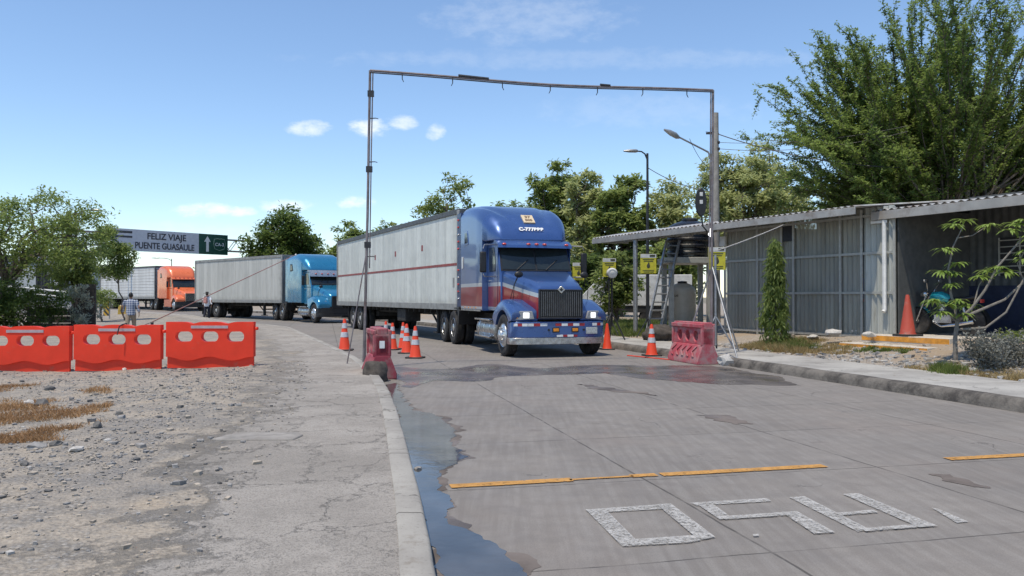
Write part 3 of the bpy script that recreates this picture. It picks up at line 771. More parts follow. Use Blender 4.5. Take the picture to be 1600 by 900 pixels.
    for s in (1, -1):
        def hl():
            mb = MB()
            pts = [(hx0, hz0 + .03), (hx0 + .06, hz1), (hx1 - .03, hz1), (hx1, hz1 - .06), (hx1, hz0 + .02), (hx1 - .05, hz0)]
            mb.prism(pts, hy - .01, hy + .3, 'Y'); return mb
        mb = hl(); mb = mb if s > 0 else mirror(mb)
        # rake the outer end backwards
        mb.v = [(x, y + max(0, abs(x) - (hx0 + .12)) * .30, z) for x, y, z in mb.v]
        h = mb.build('headlamp', M['lens'], root, bevel=.015)
        if A:
            mb = MB().box(hx0 + .13, hx0 + .27, hy - .012, hy + .02, hz0 + .05, hz1 - .04)
            mb = mb if s > 0 else mirror(mb)
            mb.v = [(x, y + max(0, abs(x) - (hx0 + .12)) * .30, z) for x, y, z in mb.v]
            mb.build('lit_bulb', M['lit'], h, bevel=.01)
            mb = MB().box(hx1 - .11, hx1 - .02, hy - .013, hy + .02, hz0 + .04, hz1 - .06)
            mb = mb if s > 0 else mirror(mb)
            mb.v = [(x, y + max(0, abs(x) - (hx0 + .12)) * .30, z) for x, y, z in mb.v]
            mb.build('turn_signal', M['amber'], h, bevel=.01)
    # cab
    hw = 1.0; prof = st['cab']
    cabb = MB()
    cabb.loft([[(-hw * a, y, z) for y, z in prof] for a in (1,)] + [[(-hw * .0, y, z) for y, z in prof]] + [[(hw, y, z) for y, z in prof]])
    cab = cabb.build('cab', paint, root, bevel=.05, seg=3)
    (y0, z0), (y1, z1) = st['screen']
    L = math.hypot(y1 - y0, z1 - z0); ny, nz_ = -(z1 - z0) / L, (y1 - y0) / L
    def on(t, o): return (y0 + (y1 - y0) * t + ny * o, z0 + (z1 - z0) * t + nz_ * o)
    def pane(x0, x1, t0, t1, o0, o1, mat, name, par, tx=.04):
        vs = []
        for o in (o0, o1):
            for t, xa, xb in ((t0, x0, x1), (t1, x0 * (1 - tx), x1 * (1 - tx))):
                y, z = on(t, o); vs += [(xa, y, z), (xb, y, z)]
        return MB().add(vs, [(0, 1, 3, 2), (4, 6, 7, 5), (0, 4, 5, 1), (2, 3, 7, 6), (0, 2, 6, 4), (1, 5, 7, 3)]).build(name, mat, par)
    fr = pane(-.97, .97, .0, 1.0, .012, .022, M['black'], 'windscreen_frame', root)
    pane(-.93, -.025, .05, .96, .024, .032, M['glass'], 'windscreen', fr); pane(.025, .93, .05, .96, .024, .032, M['glass'], 'windscreen', fr)
    for xa in (-.55, .25):
        a = on(.02, .04); b = on(.4, .05); MB().tube([(xa, *a), (xa + .35, *b)], .012, 6).build('wiper', M['black'], fr)
    # visor
    vy, vz, vd, vh = st['visor']
    vs = []
    N = 12
    for i in range(N + 1):
        x = -1.02 + 2.04 * i / N; c_ = .10 * (1 - (x / 1.02) ** 2)
        vs.append([(x, vy - vd - c_, vz - vh), (x, vy - vd - c_ + .01, vz - vh + .07), (x, vy - vd * .3 - c_, vz + .02), (x, vy + .12, vz + .05), (x, vy + .12, vz - .04), (x, vy - vd * .3 - c_, vz - .04)])
    vis = MB().loft(vs).build('sun_visor', st['visor_mat'], root, sharp=40)
    for i in range(5):
        x = (-.86, -.22, 0, .22, .86)[i] if A else (-.7 + .35 * i)
        c_ = .10 * (1 - (x / 1.02) ** 2)
        y_, z_ = (vy - vd - c_ + .02, vz - vh + .09) if A else (vy - vd - c_ + .04, vz - vh + .16)
        MB().ball((x, y_, z_), (.06, .05, .032), 10, 6).build('roof_marker_lamp', M['lens_red'], vis)
    # doors, handles, side glass
    for s in (1, -1):
        x = hw * s; q = s
        d = MB().box(min(x, x + .012 * q), max(x, x + .012 * q), 1.12, 1.98, 1.16, 2.88).build('door', paint, root, bevel=.006)
        MB().prism([(1.30, 2.12), (1.88, 2.12), (1.88, 2.76), (1.42, 2.76), (1.26, 2.4)], x + .013 * q, x + .022 * q, 'X').build('window', M['glass'], d, bevel=.003)
        MB().box(min(x + .014 * q, x + .05 * q), max(x + .014 * q, x + .05 * q), 1.78, 1.93, 1.86, 1.9).build('handle', M['chrome'], d, bevel=.005)
        MB().tube([(x + .02 * q, 2.06, 2.55), (x + .09 * q, 2.06, 2.5), (x + .09 * q, 2.06, 1.62), (x + .02 * q, 2.06, 1.55)], .018, 8).build('grab_rail', M['chrome'], root)
        # mirrors on tubular brackets
        MB().tube([(x, 1.25, 1.98), (x + .36 * q, 1.12, 1.98), (x + .40 * q, 1.12, 2.05)], .016, 6).build('mirror_bracket', M['dull_chrome'] if A else M['black'], root)
        mb = MB().tube([(x, 1.32, 2.82), (x + .36 * q, 1.12, 2.80), (x + .40 * q, 1.12, 2.7)], .016, 6)
        br = mb.build('mirror_bracket', M['dull_chrome'] if A else M['black'], root)
        MB().box(x + .40 * q - .085, x + .40 * q + .085, 1.07, 1.16, 2.08, 2.62).build('mirror', M['black'], br, bevel=.03)
    # bonnet mirrors
    both(root, lambda: MB().tube([(.98, -.12, 1.38), (.97, -.2, 1.75), (.86, -.2, 1.97)], .009, 6).tube([(.9, .35, 1.4), (.93, -.05, 1.75), (.88, -.18, 1.97)], .009, 6).ball((.86, -.2, 2.0), (.11, .05, .08), 12, 8), 'bonnet_mirror', M['black'])
    # sleeper and roof fairing
    def zt(y): return float(np.interp(y, *st['roof']))
    def wy(y): return float(np.interp(y, *st['roofw']))
    ys = [2.04, 2.2, 2.4, 2.6, 2.8, 3.0, 3.25, 3.5, 3.9, 4.22, 4.3]
    def crease(ring, y):
        if not A: return ring
        xc = float(np.interp(y, [1.4, 2.0, 2.8, 3.6], [.30, .56, .84, .98])); dp = float(np.interp(y, [1.4, 1.7, 2.6, 3.4, 3.9], [0, .045, .07, .05, 0])); top = zt(y)
        return [(x, yy, z - dp * math.exp(-((abs(x) - xc) / .13) ** 2) * smooth(top - .6, top - .2, z)) for x, yy, z in ring]
    rings = [crease(rrect(wy(y), 1.08, zt(y) - (.0 if y < 4.25 else .04), .34 if y < 4.25 else .3, .05, 8, y, 0, 22), y) for y in ys]
    sl = MB().loft(rings).build('sleeper', paint, root, sharp=40)
    ys = list(np.linspace(st['roof'][0][0], 2.043, 10))
    rings = []
    for y in ys:
        zz = zt(y); zb_ = max(2.94, min(zz - .1, 2.94 + (y - 1.9) * .2 if A else 2.94)); h = zz - zb_
        rings.append(crease(rrect(wy(y), zb_, zz, max(.02, min(.34, h * .62)), .03, 8, y, 0, 22), y))
    MB().loft(rings).build('roof_fairing', plain, root, sharp=50)
    for s in (1, -1):
        x = wy(3) * s; q = s
        fr = MB().prism([(3.35, 2.95), (3.85, 2.92), (3.85, 3.35), (3.5, 3.35)], x - .01 * q, x + .012 * q, 'X').build('sleeper_window_frame', M['black'] if not A else plain, root, bevel=.01)
        MB().prism([(3.45, 3.01), (3.79, 2.99), (3.79, 3.29), (3.54, 3.29)], x + .013 * q, x + .018 * q, 'X').build('sleeper_window', M['glass'], fr)
        if A:
            MB().box(min(x + .004 * q, x + .016 * q), max(x + .004 * q, x + .016 * q), 3.98, 4.16, 2.28, 2.62).build('vent_panel', M['offwhite'], root, bevel=.005)
            MB().box(min(x, x - .05 * q), max(x, x - .05 * q), 4.3, 4.78, 1.15, 3.95).build('side_extender', M['dark_steel'] if not A else M['blue_dark'], root, bevel=.012)
            for i in range(12):
                if i in (5, 6): continue
                z = 1.4 + 2.35 * i / 11
                mb = MB().ball((x + .01 * q, 4.62, z), (.03, .075, .03), 10, 6); mb.build('side_marker_lamp', M['lens_red'] if i % 3 else M['chrome'], root)
            for yy in (2.6, 3.0, 3.4, 3.8):
                MB().ball((x * .998, yy, 1.15), (.014, .05, .024), 8, 6).build('skirt_lamp', M['amber'], root)
            MB().box(min(x * 1.0, x * 1.004), max(x * 1.0, x * 1.006), 2.1, 4.28, 1.06, 1.098).build('skirt_trim', M['dull_chrome'], root)
        else:
            MB().box(min(x, x - .05 * q), max(x, x - .05 * q), 4.3, 4.7, 1.15, 3.7).build('side_extender', plain, root, bevel=.012)
    if A:
        # number and sticker on the sloping fairing
        def on_roof(y): return zt(y)
        yy = 1.44; sl_ = math.atan2(zt(yy + .1) - zt(yy - .1), .2)
        text_mesh('roof_number', 'C-777BBB', .15, M['white_text'], root, (.02, yy - .02, zt(yy) + .012), (sl_, 0, 0), .004, sx=1.1, offset=.008)
        yy = 1.74; sl_ = math.atan2(zt(yy + .1) - zt(yy - .1), .2); zz = zt(yy) + .02
        Mx = Matrix.Translation((.03, yy, zz)) @ Matrix.Rotation(sl_, 4, 'X')
        stk = MB().box(-.16, .16, -.19, .19, -.02, .012, Mx).build('roof_sticker', M['sticker'], root)
        text_mesh('sticker_number', '37', .16, M['sticker_ink'], stk, Mx @ Vector((0, .08, .015)), (sl_, 0, 0), .002, offset=.006)
        text_mesh('sticker_number', '505', .14, M['sticker_ink'], stk, Mx @ Vector((0, -.08, .015)), (sl_, 0, 0), .002, offset=.006)
    # tanks and steps
    if st['kind'] == 'orange':
        both(root, lambda: MB().prism([(.72, .35), (2.75, .35), (2.75, 1.0), (.85, 1.0)], .95, 1.2, 'X'), 'side_skirt', M['skirt_orange'], bevel=.04)
    else:
        for s in (1, -1):
            tk = MB().lathe([(.02, .98), (.22, .985), (.27, 1.01), (.28, 1.05), (.28, 2.6), (.27, 2.64), (.02, 2.66)], 22, 'Y', (s * .9, 0, .60)).build('fuel_tank', M['dull_chrome'], root, sharp=45)
            mb = MB()
            for y in (1.3, 1.85, 2.35): mb.lathe([(.29, y - .04), (.29, y + .04)], 22, 'Y', (s * .9, 0, .60))
            mb.build('tank_strap', M['chrome'], tk)
            mb = MB()
            for z in (.42, .86): mb.box(s * 1.17 - .09, s * 1.17 + .09, 1.05, 2.5, z - .025, z + .025)
            mb.build('step', M['chrome'], root, bevel=.01)
    both(root, lambda: MB().prism([(4.55, .62), (4.45, 1.05), (4.62, 1.13), (5.1, 1.13), (5.1, 1.09), (4.68, 1.09), (4.6, .62)], .62, 1.22, 'X'), 'mudguard', M['black'], bevel=.01)
    both(root, lambda: MB().box(.63, 1.22, 7.02, 7.04, .3, 1.0), 'mud_flap', M['black'])
    rm = st['rim']
    for s in (1, -1):
        wheel(root, s * .95, 0, .515, s, False, rm)
        for y in (5.3, 6.6): wheel(root, s * .95, y, .515, s, True, rm)

def trailer(root, loc, rz, L, st, H=4.15):
    """front wall centre at loc in the root's frame, body running towards +Y"""
    kw = dict(loc=loc, rz=rz)
    sm = st['side']; w_ = 1.28
    box = MB().box(-w_, w_, .0, L, 1.16, H - .1).build('trailer_box', sm, root, bevel=.02, **kw)
    # rails and posts
    mb = MB()
    for s in (1, -1): mb.box(s * 1.285 - .03, s * 1.285 + .02, -.02, L + .01, H - .16, H)
    mb.box(-1.25, 1.25, -.02, .05, H - .16, H); mb.box(-1.25, 1.25, L - .05, L + .01, H - .16, H)
    mb.box(-1.25, 1.25, .05, L - .05, H - .06, H - .02)
    mb.build('roof_rail', st['rail'], root, bevel=.01, **kw)
    mb = MB()
    for s in (1, -1): mb.box(s * 1.285 - .04, s * 1.285 + .02, .0, L, 1.05, 1.25)
    mb.box(-1.24, 1.24, 0, .06, 1.02, 1.2); mb.box(-1.24, 1.24, L - .06, L, 1.02, 1.2)
    br = mb.build('bottom_rail', M['rail_grey'], root, bevel=.008, **kw)
    mb = MB()
    for s in (1, -1):
        n = int(L / .3)
        for i in range(n): mb.box(s * 1.305 - .004, s * 1.305 + .016, .15 + i * .3, .27 + i * .3, 1.19, 1.225)
    mb.build('lashing_loops', M['rail_dark'], br)
    mb = MB()
    for s in (1, -1):
        mb.box(s * 1.285 - .04, s * 1.285 + .024, -.03, .12, 1.04, H - .05); mb.box(s * 1.285 - .04, s * 1.285 + .024, L - .1, L + .02, 1.04, H - .05)
    mb.build('corner_post', st['post'], root, bevel=.01, **kw)
    # underside
    mb = MB()
    for s in (1, -1): mb.box(s * .5 - .06, s * .5 + .06, .3, L - .1, .82, 1.06)
    for i in range(int(L / .6)): mb.box(-1.2, 1.2, .4 + i * .6, .46 + i * .6, .92, 1.05)
    ax = st['axles']
    for y in ax: mb.box(-.95, .95, y - .07, y + .07, .44, .58)
    mb.box(-.62, .62, ax[0] - .9, ax[-1] + .9, .62, .84)
    mb.build('underframe', M['chassis'], root, **kw)
    mb = MB()
    for s in (1, -1):
        mb.box(s * .95 - .06, s * .95 + .06, 2.6, 2.75, .28, 1.05); mb.box(s * .95 - .14, s * .95 + .14, 2.5, 2.85, .24, .29)
        mb.bar((s * .95, 2.7, .5), (s * .95, 3.5, 1.0), .05)
    mb.box(-.95, .95, 2.64, 2.70, .6, .68)
    mb.build('landing_gear', M['chassis'], root, **kw)
    if st.get('boxy'):
        MB().box(-1.2, -.6, 5.6, 6.6, .55, 1.0).build('spare_carrier', M['chassis'], root, bevel=.03, **kw)
    MB().box(-1.1, 1.1, L - .1, L - .02, .45, .55).box(-.75, -.68, L - .1, L - .03, .5, 1.05).box(.68, .75, L - .1, L - .03, .5, 1.05).build('rear_guard', M['chassis'], root, **kw)
    for s in (1, -1):
        MB().box(s * .95 - .3, s * .95 + .3, ax[-1] + .75, ax[-1] + .77, .2, .95).build('mud_flap', M['black'], root, **kw)
    Rm = Matrix.Rotation(rz, 4, 'Z')
    for s in (1, -1):
        for y in ax:
            p = Vector(loc) + Rm @ Vector((s * .98, y, .515)); wheel(root, p.x, p.y, p.z, s, True, st['rim'], 'trailer_wheel', rz)
    if st.get('stripe'):
        for s in (1, -1):
            MB().box(s * 1.283 - .004, s * 1.283 + .002, .22, L - .12, 2.42, 2.50).build('red_stripe', M['red_line'], root, **kw)
            for (y, z) in ((3.4, 3.03), (6.5, 2.98), (9.3, 2.97)):
                MB().box(s * 1.283 - .004, s * 1.283 + .004, y, y + .16, z, z + .20).build('side_mark', M['tail_red'], root, **kw)
            MB().box(s * 1.283 - .004, s * 1.283 + .003, .42, .56, 1.75, 2.05).build('side_placard', M['rail_grey'], root, **kw)

M['blue_dark'] = pm('dark_blue_extender', (.02, .04, .12), .35, .3, .2, 6)
STY = {
 'square': dict(kind='square', paint=M['blue_band'], plain=M['blue'], bump_mat=M['blue'], trim_mat=M['dull_chrome'], visor_mat=M['blue'], rim=M['rim'],
    hood=[(-.79, .545, .93, 1.64, .05), (-.78, .57, .92, 1.68, .08), (-.70, .60, .92, 1.725, .14), (-.3, .70, .94, 1.86, .18), (.2, .79, 1.0, 1.97, .18), (.7, .88, 1.06, 2.08, .16), (.97, .93, 1.08, 2.12, .12)],
    grille=(.53, .97, 1.60, -.80), wing=[(-.52, .86), (-.70, .88), (-.74, 1.0), (-.73, 1.12), (-.60, 1.19), (-.35, 1.29), (-.08, 1.385), (.2, 1.40), (.5, 1.31), (.78, 1.16), (.88, .95), (.75, .78)],
    lamp=(.66, 1.16, .895, 1.115, -.80), cab=[(.95, 1.08), (.95, 2.1), (1.30, 2.86), (1.45, 2.93), (2.07, 2.95), (2.07, 1.08)], screen=((.95, 2.12), (1.29, 2.83)),
    visor=(1.32, 2.90, .30, .17), roof=([1.32, 1.37, 1.48, 1.66, 1.9, 2.2, 2.6, 3.0, 3.4, 4.3], [3.0, 3.13, 3.30, 3.48, 3.65, 3.79, 3.92, 4.01, 4.07, 4.09]),
    roofw=([1.32, 1.45, 1.7, 2.0, 2.4, 5], [.84, .98, 1.10, 1.17, 1.2, 1.2])),
 'teal': dict(kind='teal', paint=M['teal'], plain=M['teal'], bump_mat=M['black'], trim_mat=M['black'], visor_mat=M['visor'], rim=M['rim'], bump_z=(.32, .5, .82),
    hood=[(-.80, .50, .88, 1.46, .10), (-.74, .58, .88, 1.55, .16), (-.5, .68, .9, 1.68, .22), (0, .78, .95, 1.85, .25), (.5, .86, 1.0, 2.0, .25), (.97, .93, 1.08, 2.1, .2)],
    grille=(.44, .78, 1.42, -.83), wing=[(-.52, .80), (-.74, .80), (-.78, .95), (-.74, 1.15), (-.58, 1.32), (-.30, 1.46), (0, 1.5), (.35, 1.47), (.7, 1.42), (.95, 1.36), (.95, .9), (.75, .78)],
    lamp=(.68, 1.12, .92, 1.2, -.72), cab=[(.95, 1.0), (.95, 2.08), (1.38, 2.86), (1.5, 2.93), (2.07, 2.95), (2.07, 1.0)], screen=((.95, 2.1), (1.36, 2.83)),
    visor=(1.36, 2.92, .34, .34), roof=([1.3, 1.4, 1.6, 1.9, 2.2, 2.6, 3.0, 4.3], [2.99, 3.16, 3.42, 3.66, 3.8, 3.9, 3.94, 3.9]),
    roofw=([1.3, 1.45, 1.7, 2.0, 2.4, 5], [.86, 1.0, 1.10, 1.17, 1.2, 1.2])),
 'orange': dict(kind='orange', paint=M['orange'], plain=M['orange'], bump_mat=M['black'], trim_mat=M['black'], visor_mat=M['orange'], rim=M['rim'], bump_z=(.32, .5, .82),
    hood=[(-.80, .50, .88, 1.50, .08), (-.72, .57, .88, 1.58, .14), (-.4, .68, .9, 1.70, .2), (.1, .78, .95, 1.84, .22), (.6, .86, 1.0, 1.98, .22), (.97, .93, 1.08, 2.08, .2)],
    grille=(.46, .85, 1.50, -.83), wing=[(-.52, .82), (-.74, .82), (-.78, .95), (-.74, 1.10), (-.58, 1.24), (-.30, 1.38), (0, 1.44), (.35, 1.40), (.7, 1.25), (.9, 1.1), (.95, .9), (.75, .78)],
    lamp=(.68, 1.12, .90, 1.12, -.72), cab=[(.95, 1.0), (.95, 2.08), (1.33, 2.80), (1.5, 2.93), (2.07, 2.95), (2.07, 1.0)], screen=((.95, 2.08), (1.30, 2.76)),
    visor=(1.34, 2.92, .16, .14), roof=([1.3, 1.4, 1.6, 1.9, 2.2, 2.6, 3.0, 4.3], [2.99, 3.2, 3.5, 3.76, 3.9, 4.0, 4.03, 4.0]),
    roofw=([1.3, 1.45, 1.7, 2.0, 2.4, 5], [.9, 1.02, 1.12, 1.18, 1.2, 1.2])),
}
def truck(wheel_face, ang, corner, tang, L, st, tst, label, H=4.15, z=0):
    ang = R(ang); r = Vector((math.cos(ang), math.sin(ang), 0))
    axle = Vector((*wheel_face, 0)) + r * 1.2
    root = thing('articulated_truck', label, 'truck', (axle.x, axle.y, z), ang, 'lorries queuing on the road')
    tractor(root, STY[st])
    ta = R(tang); tr = Vector((math.cos(ta), math.sin(ta), 0)); fc = Vector((*corner, 0)) + tr * 1.3
    loc = Matrix.Rotation(-ang, 4, 'Z') @ (fc - axle)
    trailer(root, (loc.x, loc.y, 0), ta - ang, L, tst, H)
    return root
truck((-.22, 19.5), 17.5, (-1.62, 24.27), 25.4, 16.06, 'square', dict(side=M['trl1'], rail=M['rail_dark'], post=M['rail_grey'], rim=M['rim_white'], axles=(12.0, 13.25), stripe=1, boxy=1),
      'blue tractor unit with red side band pulling a white trailer, nearest in the queue')
truck((-10.95, 44), 34.6, (-14.0, 48.5), 46.8, 11.6, 'teal', dict(side=M['trl2'], rail=M['rail_grey'], post=M['rail_grey'], rim=M['rim_white'], axles=(8.6, 9.85)),
      'teal tractor unit with grey ribbed trailer, second in the queue', 4.0, .03)
truck((-29.3, 69), 40, (-32.8, 73.2), 48.6, 12.4, 'orange', dict(side=M['trl3'], rail=M['rail_dark'], post=M['rail_dark'], rim=M['rim_white'], axles=(9.6, 10.9)),
      'orange tractor unit with silver slatted trailer, farthest in the queue', 4.1, .22)
# ------------------------------------------------------------------ shelter building (local x along the front, y inwards)
M['corr_wall'] = None
def clear_sheet(name, col, alpha):
    k = NT(name); x, y, z = k.xyz()
    c = k.mix(k.rng(k.noise(1, 5, .6, k.mapping((3, 1, .35))), .35, .65), tuple(q * .75 for q in col), col)
    c = k.mix(k.rng(k.noise(1, 6, .7, k.mapping((5, 1, .5))), .56, .74, 0, .55), c, (.17, .13, .09)); c = k.mix(k.rng(k.noise(.9, 6, .7), .5, .72, 0, .4), c, tuple(q * .6 for q in col))
    k.put('Base Color', c); k.put('Roughness', .45); k.put('Alpha', alpha); k.put('Specular IOR Level', .3); return k.m
M['sheet'] = clear_sheet('clouded_corrugated_sheet', (.34, .335, .285), .78)
M['sheet_pale'] = clear_sheet('pale_corrugated_sheet', (.52, .54, .5), .86)
M['roof_sheet'] = pm('zinc_roof_sheet', (.50, .50, .49), .45, .35, .2, 2, dirt=(.26, .17, .11), dirt_amt=.6)
M['fascia'] = pm('grey_gutter', (.35, .335, .31), .5, .2, .2, 2, dirt=(.2, .16, .13), dirt_amt=.5)
M['frame_grey'] = pm('grey_green_frame', (.38, .375, .34), .5, .2, .15, 8)
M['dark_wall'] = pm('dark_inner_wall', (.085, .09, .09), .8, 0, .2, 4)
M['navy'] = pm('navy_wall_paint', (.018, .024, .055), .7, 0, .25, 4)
M['step_top'] = pm('pale_step_concrete', (.5, .46, .40), .9, 0, .2, 5, bump=.3, dirt=(.3, .26, .2), dirt_amt=.4)
M['step_edge'] = pm('orange_step_paint', (.62, .27, .035), .7, 0, .3, 7, dirt=(.35, .28, .2), dirt_amt=.45)
M['pvc'] = pm('white_pvc', (.66, .66, .64), .45, 0, .1, 8)
def corr_sheet(x0, x1, y, z0, z1, per=.14, amp=.014, n=8, slope=None):
    """corrugated upright sheet; waves run along x"""
    mb = MB(); xs = np.arange(x0, x1 + 1e-6, per / n); rings = []
    rings = [[(x, y + amp * math.sin(2 * PI * x / per), z) for x in xs] for z in (z0, z1)]
    N = len(xs); mb.add(rings[0] + rings[1], [(i, i + 1, N + i + 1, N + i) for i in range(N - 1)]); return mb
def corr_roof(mb, x0, x1, y0, y1, z0, z1, per=.19, amp=.02, n=8):
    xs = np.arange(x0, x1 + 1e-6, per / n); N = len(xs)
    vs = [(x, y, z + amp * math.sin(2 * PI * x / per)) for (y, z) in ((y0, z0), (y1, z1)) for x in xs]
    mb.add(vs, [(i, i + 1, N + i + 1, N + i) for i in range(N - 1)])
    vs = [(x, y, z - .012 + amp * math.sin(2 * PI * x / per)) for (y, z) in ((y0, z0), (y1, z1)) for x in xs]
    mb.add(vs, [(i, N + i, N + i + 1, i + 1) for i in range(N - 1)])
def BF(s, d, z=0): return Vector((3 + .437 * s + .9 * d, 28.6 - .9 * s + .437 * d, z))
BRZ = math.atan2(-.9, .437)
b = thing('roadside_shelter', 'long corrugated sheet building with sloping zinc roof and open porch right of the road', 'building', BF(0, 0, 0), BRZ)
for x0, x1, mm in ((5.86, 8.5, 'sheet'), (8.5, 10.75, 'sheet'), (10.75, 11.66, 'sheet_pale')):
    corr_sheet(x0, x1, .93, .32, 3.60, *((.165, .030) if mm == 'sheet_pale' else (.14, .016))).build('wall_panel', M[mm], b, fixn=False)
mb = MB()
for z in (.5, 1.55, 2.5, 3.40): mb.box(5.86, 11.64, .875, .91, z - .03, z + .03)
for x in (5.84, 7.2, 8.12, 8.55, 10.1, 10.74, 11.66): mb.box(x - .03, x + .03, .865, .90, .3, 3.56)
tag(mb.build('wall_frame', M['frame_grey'], b))
wv = MB().box(8.17, 8.51, .88, .90, 2.95, 3.37).build('vent_opening', M['black'], b)
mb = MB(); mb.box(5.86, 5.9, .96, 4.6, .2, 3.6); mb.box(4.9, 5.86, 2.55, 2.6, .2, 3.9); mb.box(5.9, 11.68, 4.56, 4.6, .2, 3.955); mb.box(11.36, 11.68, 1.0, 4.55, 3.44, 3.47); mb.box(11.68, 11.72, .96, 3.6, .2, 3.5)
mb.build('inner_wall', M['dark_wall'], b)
MB().box(5.9, 11.6, 1.0, 4.5, .2, .38).build('floor', M['conc'], b)
mb = MB(); corr_roof(mb, 5.5, 11.38, -.03, 4.7, 3.56, 3.98); mb.build('roof', M['roof_sheet'], b, fixn=False)
mb = MB(); corr_roof(mb, -.15, 5.5, -.03, 1.0, 3.56, 3.74); cr = mb.build('canopy_roof', M['roof_sheet'], b, fixn=False)
mb = MB(); corr_roof(mb, 11.1, 19, .82, 5.0, 3.50, 3.95); mb.build('porch_roof', M['roof_sheet'], b, fixn=False)
mb = MB().box(-.15, 11.36, -.06, -.025, 3.36, 3.53).box(-.15, -.12, -.02, 1.0, 3.40, 3.55); mb.build('gutter', M['fascia'], b, bevel=.006)
MB().box(11.1, 19, .78, .815, 3.27, 3.47).build('porch_gutter', M['fascia'], b, bevel=.006)
mb = MB()
for x in (.6, 2.4, 4.2): mb.box(x - .03, x + .03, .0, 1.0, 3.36, 3.42)
mb.box(-.1, 5.8, .95, 1.0, 3.42, 3.5)
mb.build('canopy_rafters', M['frame_grey'], b)
MB().tube([(2.4, .06, .1), (2.4, .06, 3.4)], .075, 14).build('canopy_post', M['galv'], b)
MB().tube([(11.42, .84, 3.26), (11.42, .84, 1.15), (11.42, .80, 1.1)], .05, 12).build('downpipe', M['pvc'], b)
MB().box(11.05, 11.5, .825, .86, 3.19, 3.262).build('downpipe_elbow', M['pvc'], b, bevel=.01)
MB().box(5.72, 5.95, .78, .86, 2.95, 3.25).build('junction_box', M['offwhite'], b, bevel=.01)
# porch
MB().box(11.7, 19, .9, 3.6, .1, .58).build('porch_floor', M['step_top'], b)
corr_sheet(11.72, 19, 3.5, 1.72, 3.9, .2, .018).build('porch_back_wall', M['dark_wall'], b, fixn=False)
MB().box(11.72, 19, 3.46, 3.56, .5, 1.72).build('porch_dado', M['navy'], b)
for x in (13.0, 14.4):
    wf = MB().box(x - .5, x + .5, 3.42, 3.45, 1.95, 2.85).build('barred_window', M['black'], b)
    mb = MB()
    for z in np.linspace(2.02, 2.78, 6): mb.box(x - .48, x + .48, 3.395, 3.415, z - .012, z + .012)
    for xx in (x - .49, x, x + .49): mb.box(xx - .015, xx + .015, 3.39, 3.418, 1.95, 2.85)
    mb.build('window_bars', M['frame_grey'], wf)
for (x0, x1, y0, y1, z1) in ((11.25, 13.45, .28, .895, .58), (11.15, 13.4, -.34, .275, .40)):
    st_ = MB().box(x0, x1, y0, y1, .05, z1).build('front_step', M['step_top'], b, bevel=.012)
    MB().box(x0 + .002, x1 - .002, y0 - .006, y0 - .001, z1 - .13, z1 - .012).build('painted_edge', M['step_edge'], st_)
    MB().box(x0 - .006, x0 - .001, y0, y1, z1 - .13, z1 - .012).build('painted_edge', M['step_edge'], st_)

# things seen through the sheets
def bthing(name, label, cat, s, d, z, rz=0, group=None): return thing(name, label, cat, BF(s, d, z), BRZ + rz, group)
t = bthing('long_table', 'long table with red top edge and pale legs behind the clouded wall sheets', 'table', 9.3, 1.75, .38)
MB().box(-1.25, 1.25, -.35, .35, .95, 1.02).build('table_top', pm('red_table_top', (.45, .05, .03), .5), t)
for x in (-1.2, -.6, 0, .6, 1.2):
    for y in (-.3, .3): MB().box(x - .03, x + .03, y - .03, y + .03, 0, .948).build('leg', M['white'], t)
t = tag(MB().loft([rrect(.5, 0, .6, .2, .05, 5, -.3), rrect(.55, 0, .7, .25, .05, 5, 0), rrect(.4, 0, .5, .2, .05, 5, .35)]).build('tarpaulin_bundle', pm('blue_tarpaulin', (.02, .06, .3), .5, 0, .3, 8, bump=.5, bscale=8), loc=BF(9.5, 1.75, 1.402), rz=BRZ), 'blue tarpaulin bundle lying on the red edged table', 'tarpaulin')
t = bthing('storage_crate', 'yellow crate behind the lower left wall sheet', 'crate', 6.45, 1.5, .38)
MB().box(-.25, .25, -.2, .2, 0, .45).build('crate_body', M['yellow'], t, bevel=.015); MB().box(-.27, .27, -.22, .22, .453, .49).build('lid', M['yellow'], t, bevel=.008)

# ------------------------------------------------------------------ water tanks and their stand
c_ = BF(2.98, 1.85)
t = thing('tank_stand', 'grey concrete stand with four legs carrying the black water tank', 'stand', (c_.x - .12, c_.y, .25))
for x in (-.62, .62):
    for y in (-.6, .62): MB().box(x - .08, x + .08, y - .08, y + .08, -.2, 2.30).build('leg', M['frame_grey'], t, bevel=.01)
MB().box(-.82, .88, -.78, .80, 2.303, 2.50).build('slab', M['frame_grey'], t, bevel=.012)
bk = thing('black_water_tank', 'ribbed black water tank with domed top on the concrete stand', 'water tank', BF(2.98, 1.85, 2.753), BRZ)
prof = [(.70, 0), (.74, .03)]
for i in range(4):
    z = .08 + i * .22; prof += [(.74, z), (.775, z + .04), (.775, z + .10), (.74, z + .14)]
prof += [(.75, .98), (.70, 1.06), (.5, 1.17), (.26, 1.24), (.25, 1.24)]
MB().lathe(prof, 40).build('tank_body', pm('black_polyethylene', (.012, .012, .014), .28, 0, .3, 5), bk)
MB().lathe([(.245, 1.235), (.26, 1.25), (.26, 1.30), (.22, 1.33), (.001, 1.34)], 28).build('lid', M['black'], bk)
bg_ = thing('beige_water_tank', 'beige upright water tank standing under the concrete stand', 'water tank', BF(2.90, 1.60, .28), BRZ)
MB().box(-.45, .45, -.42, .42, -.2, .18).build('plinth', M['conc'], bg_, bevel=.02)
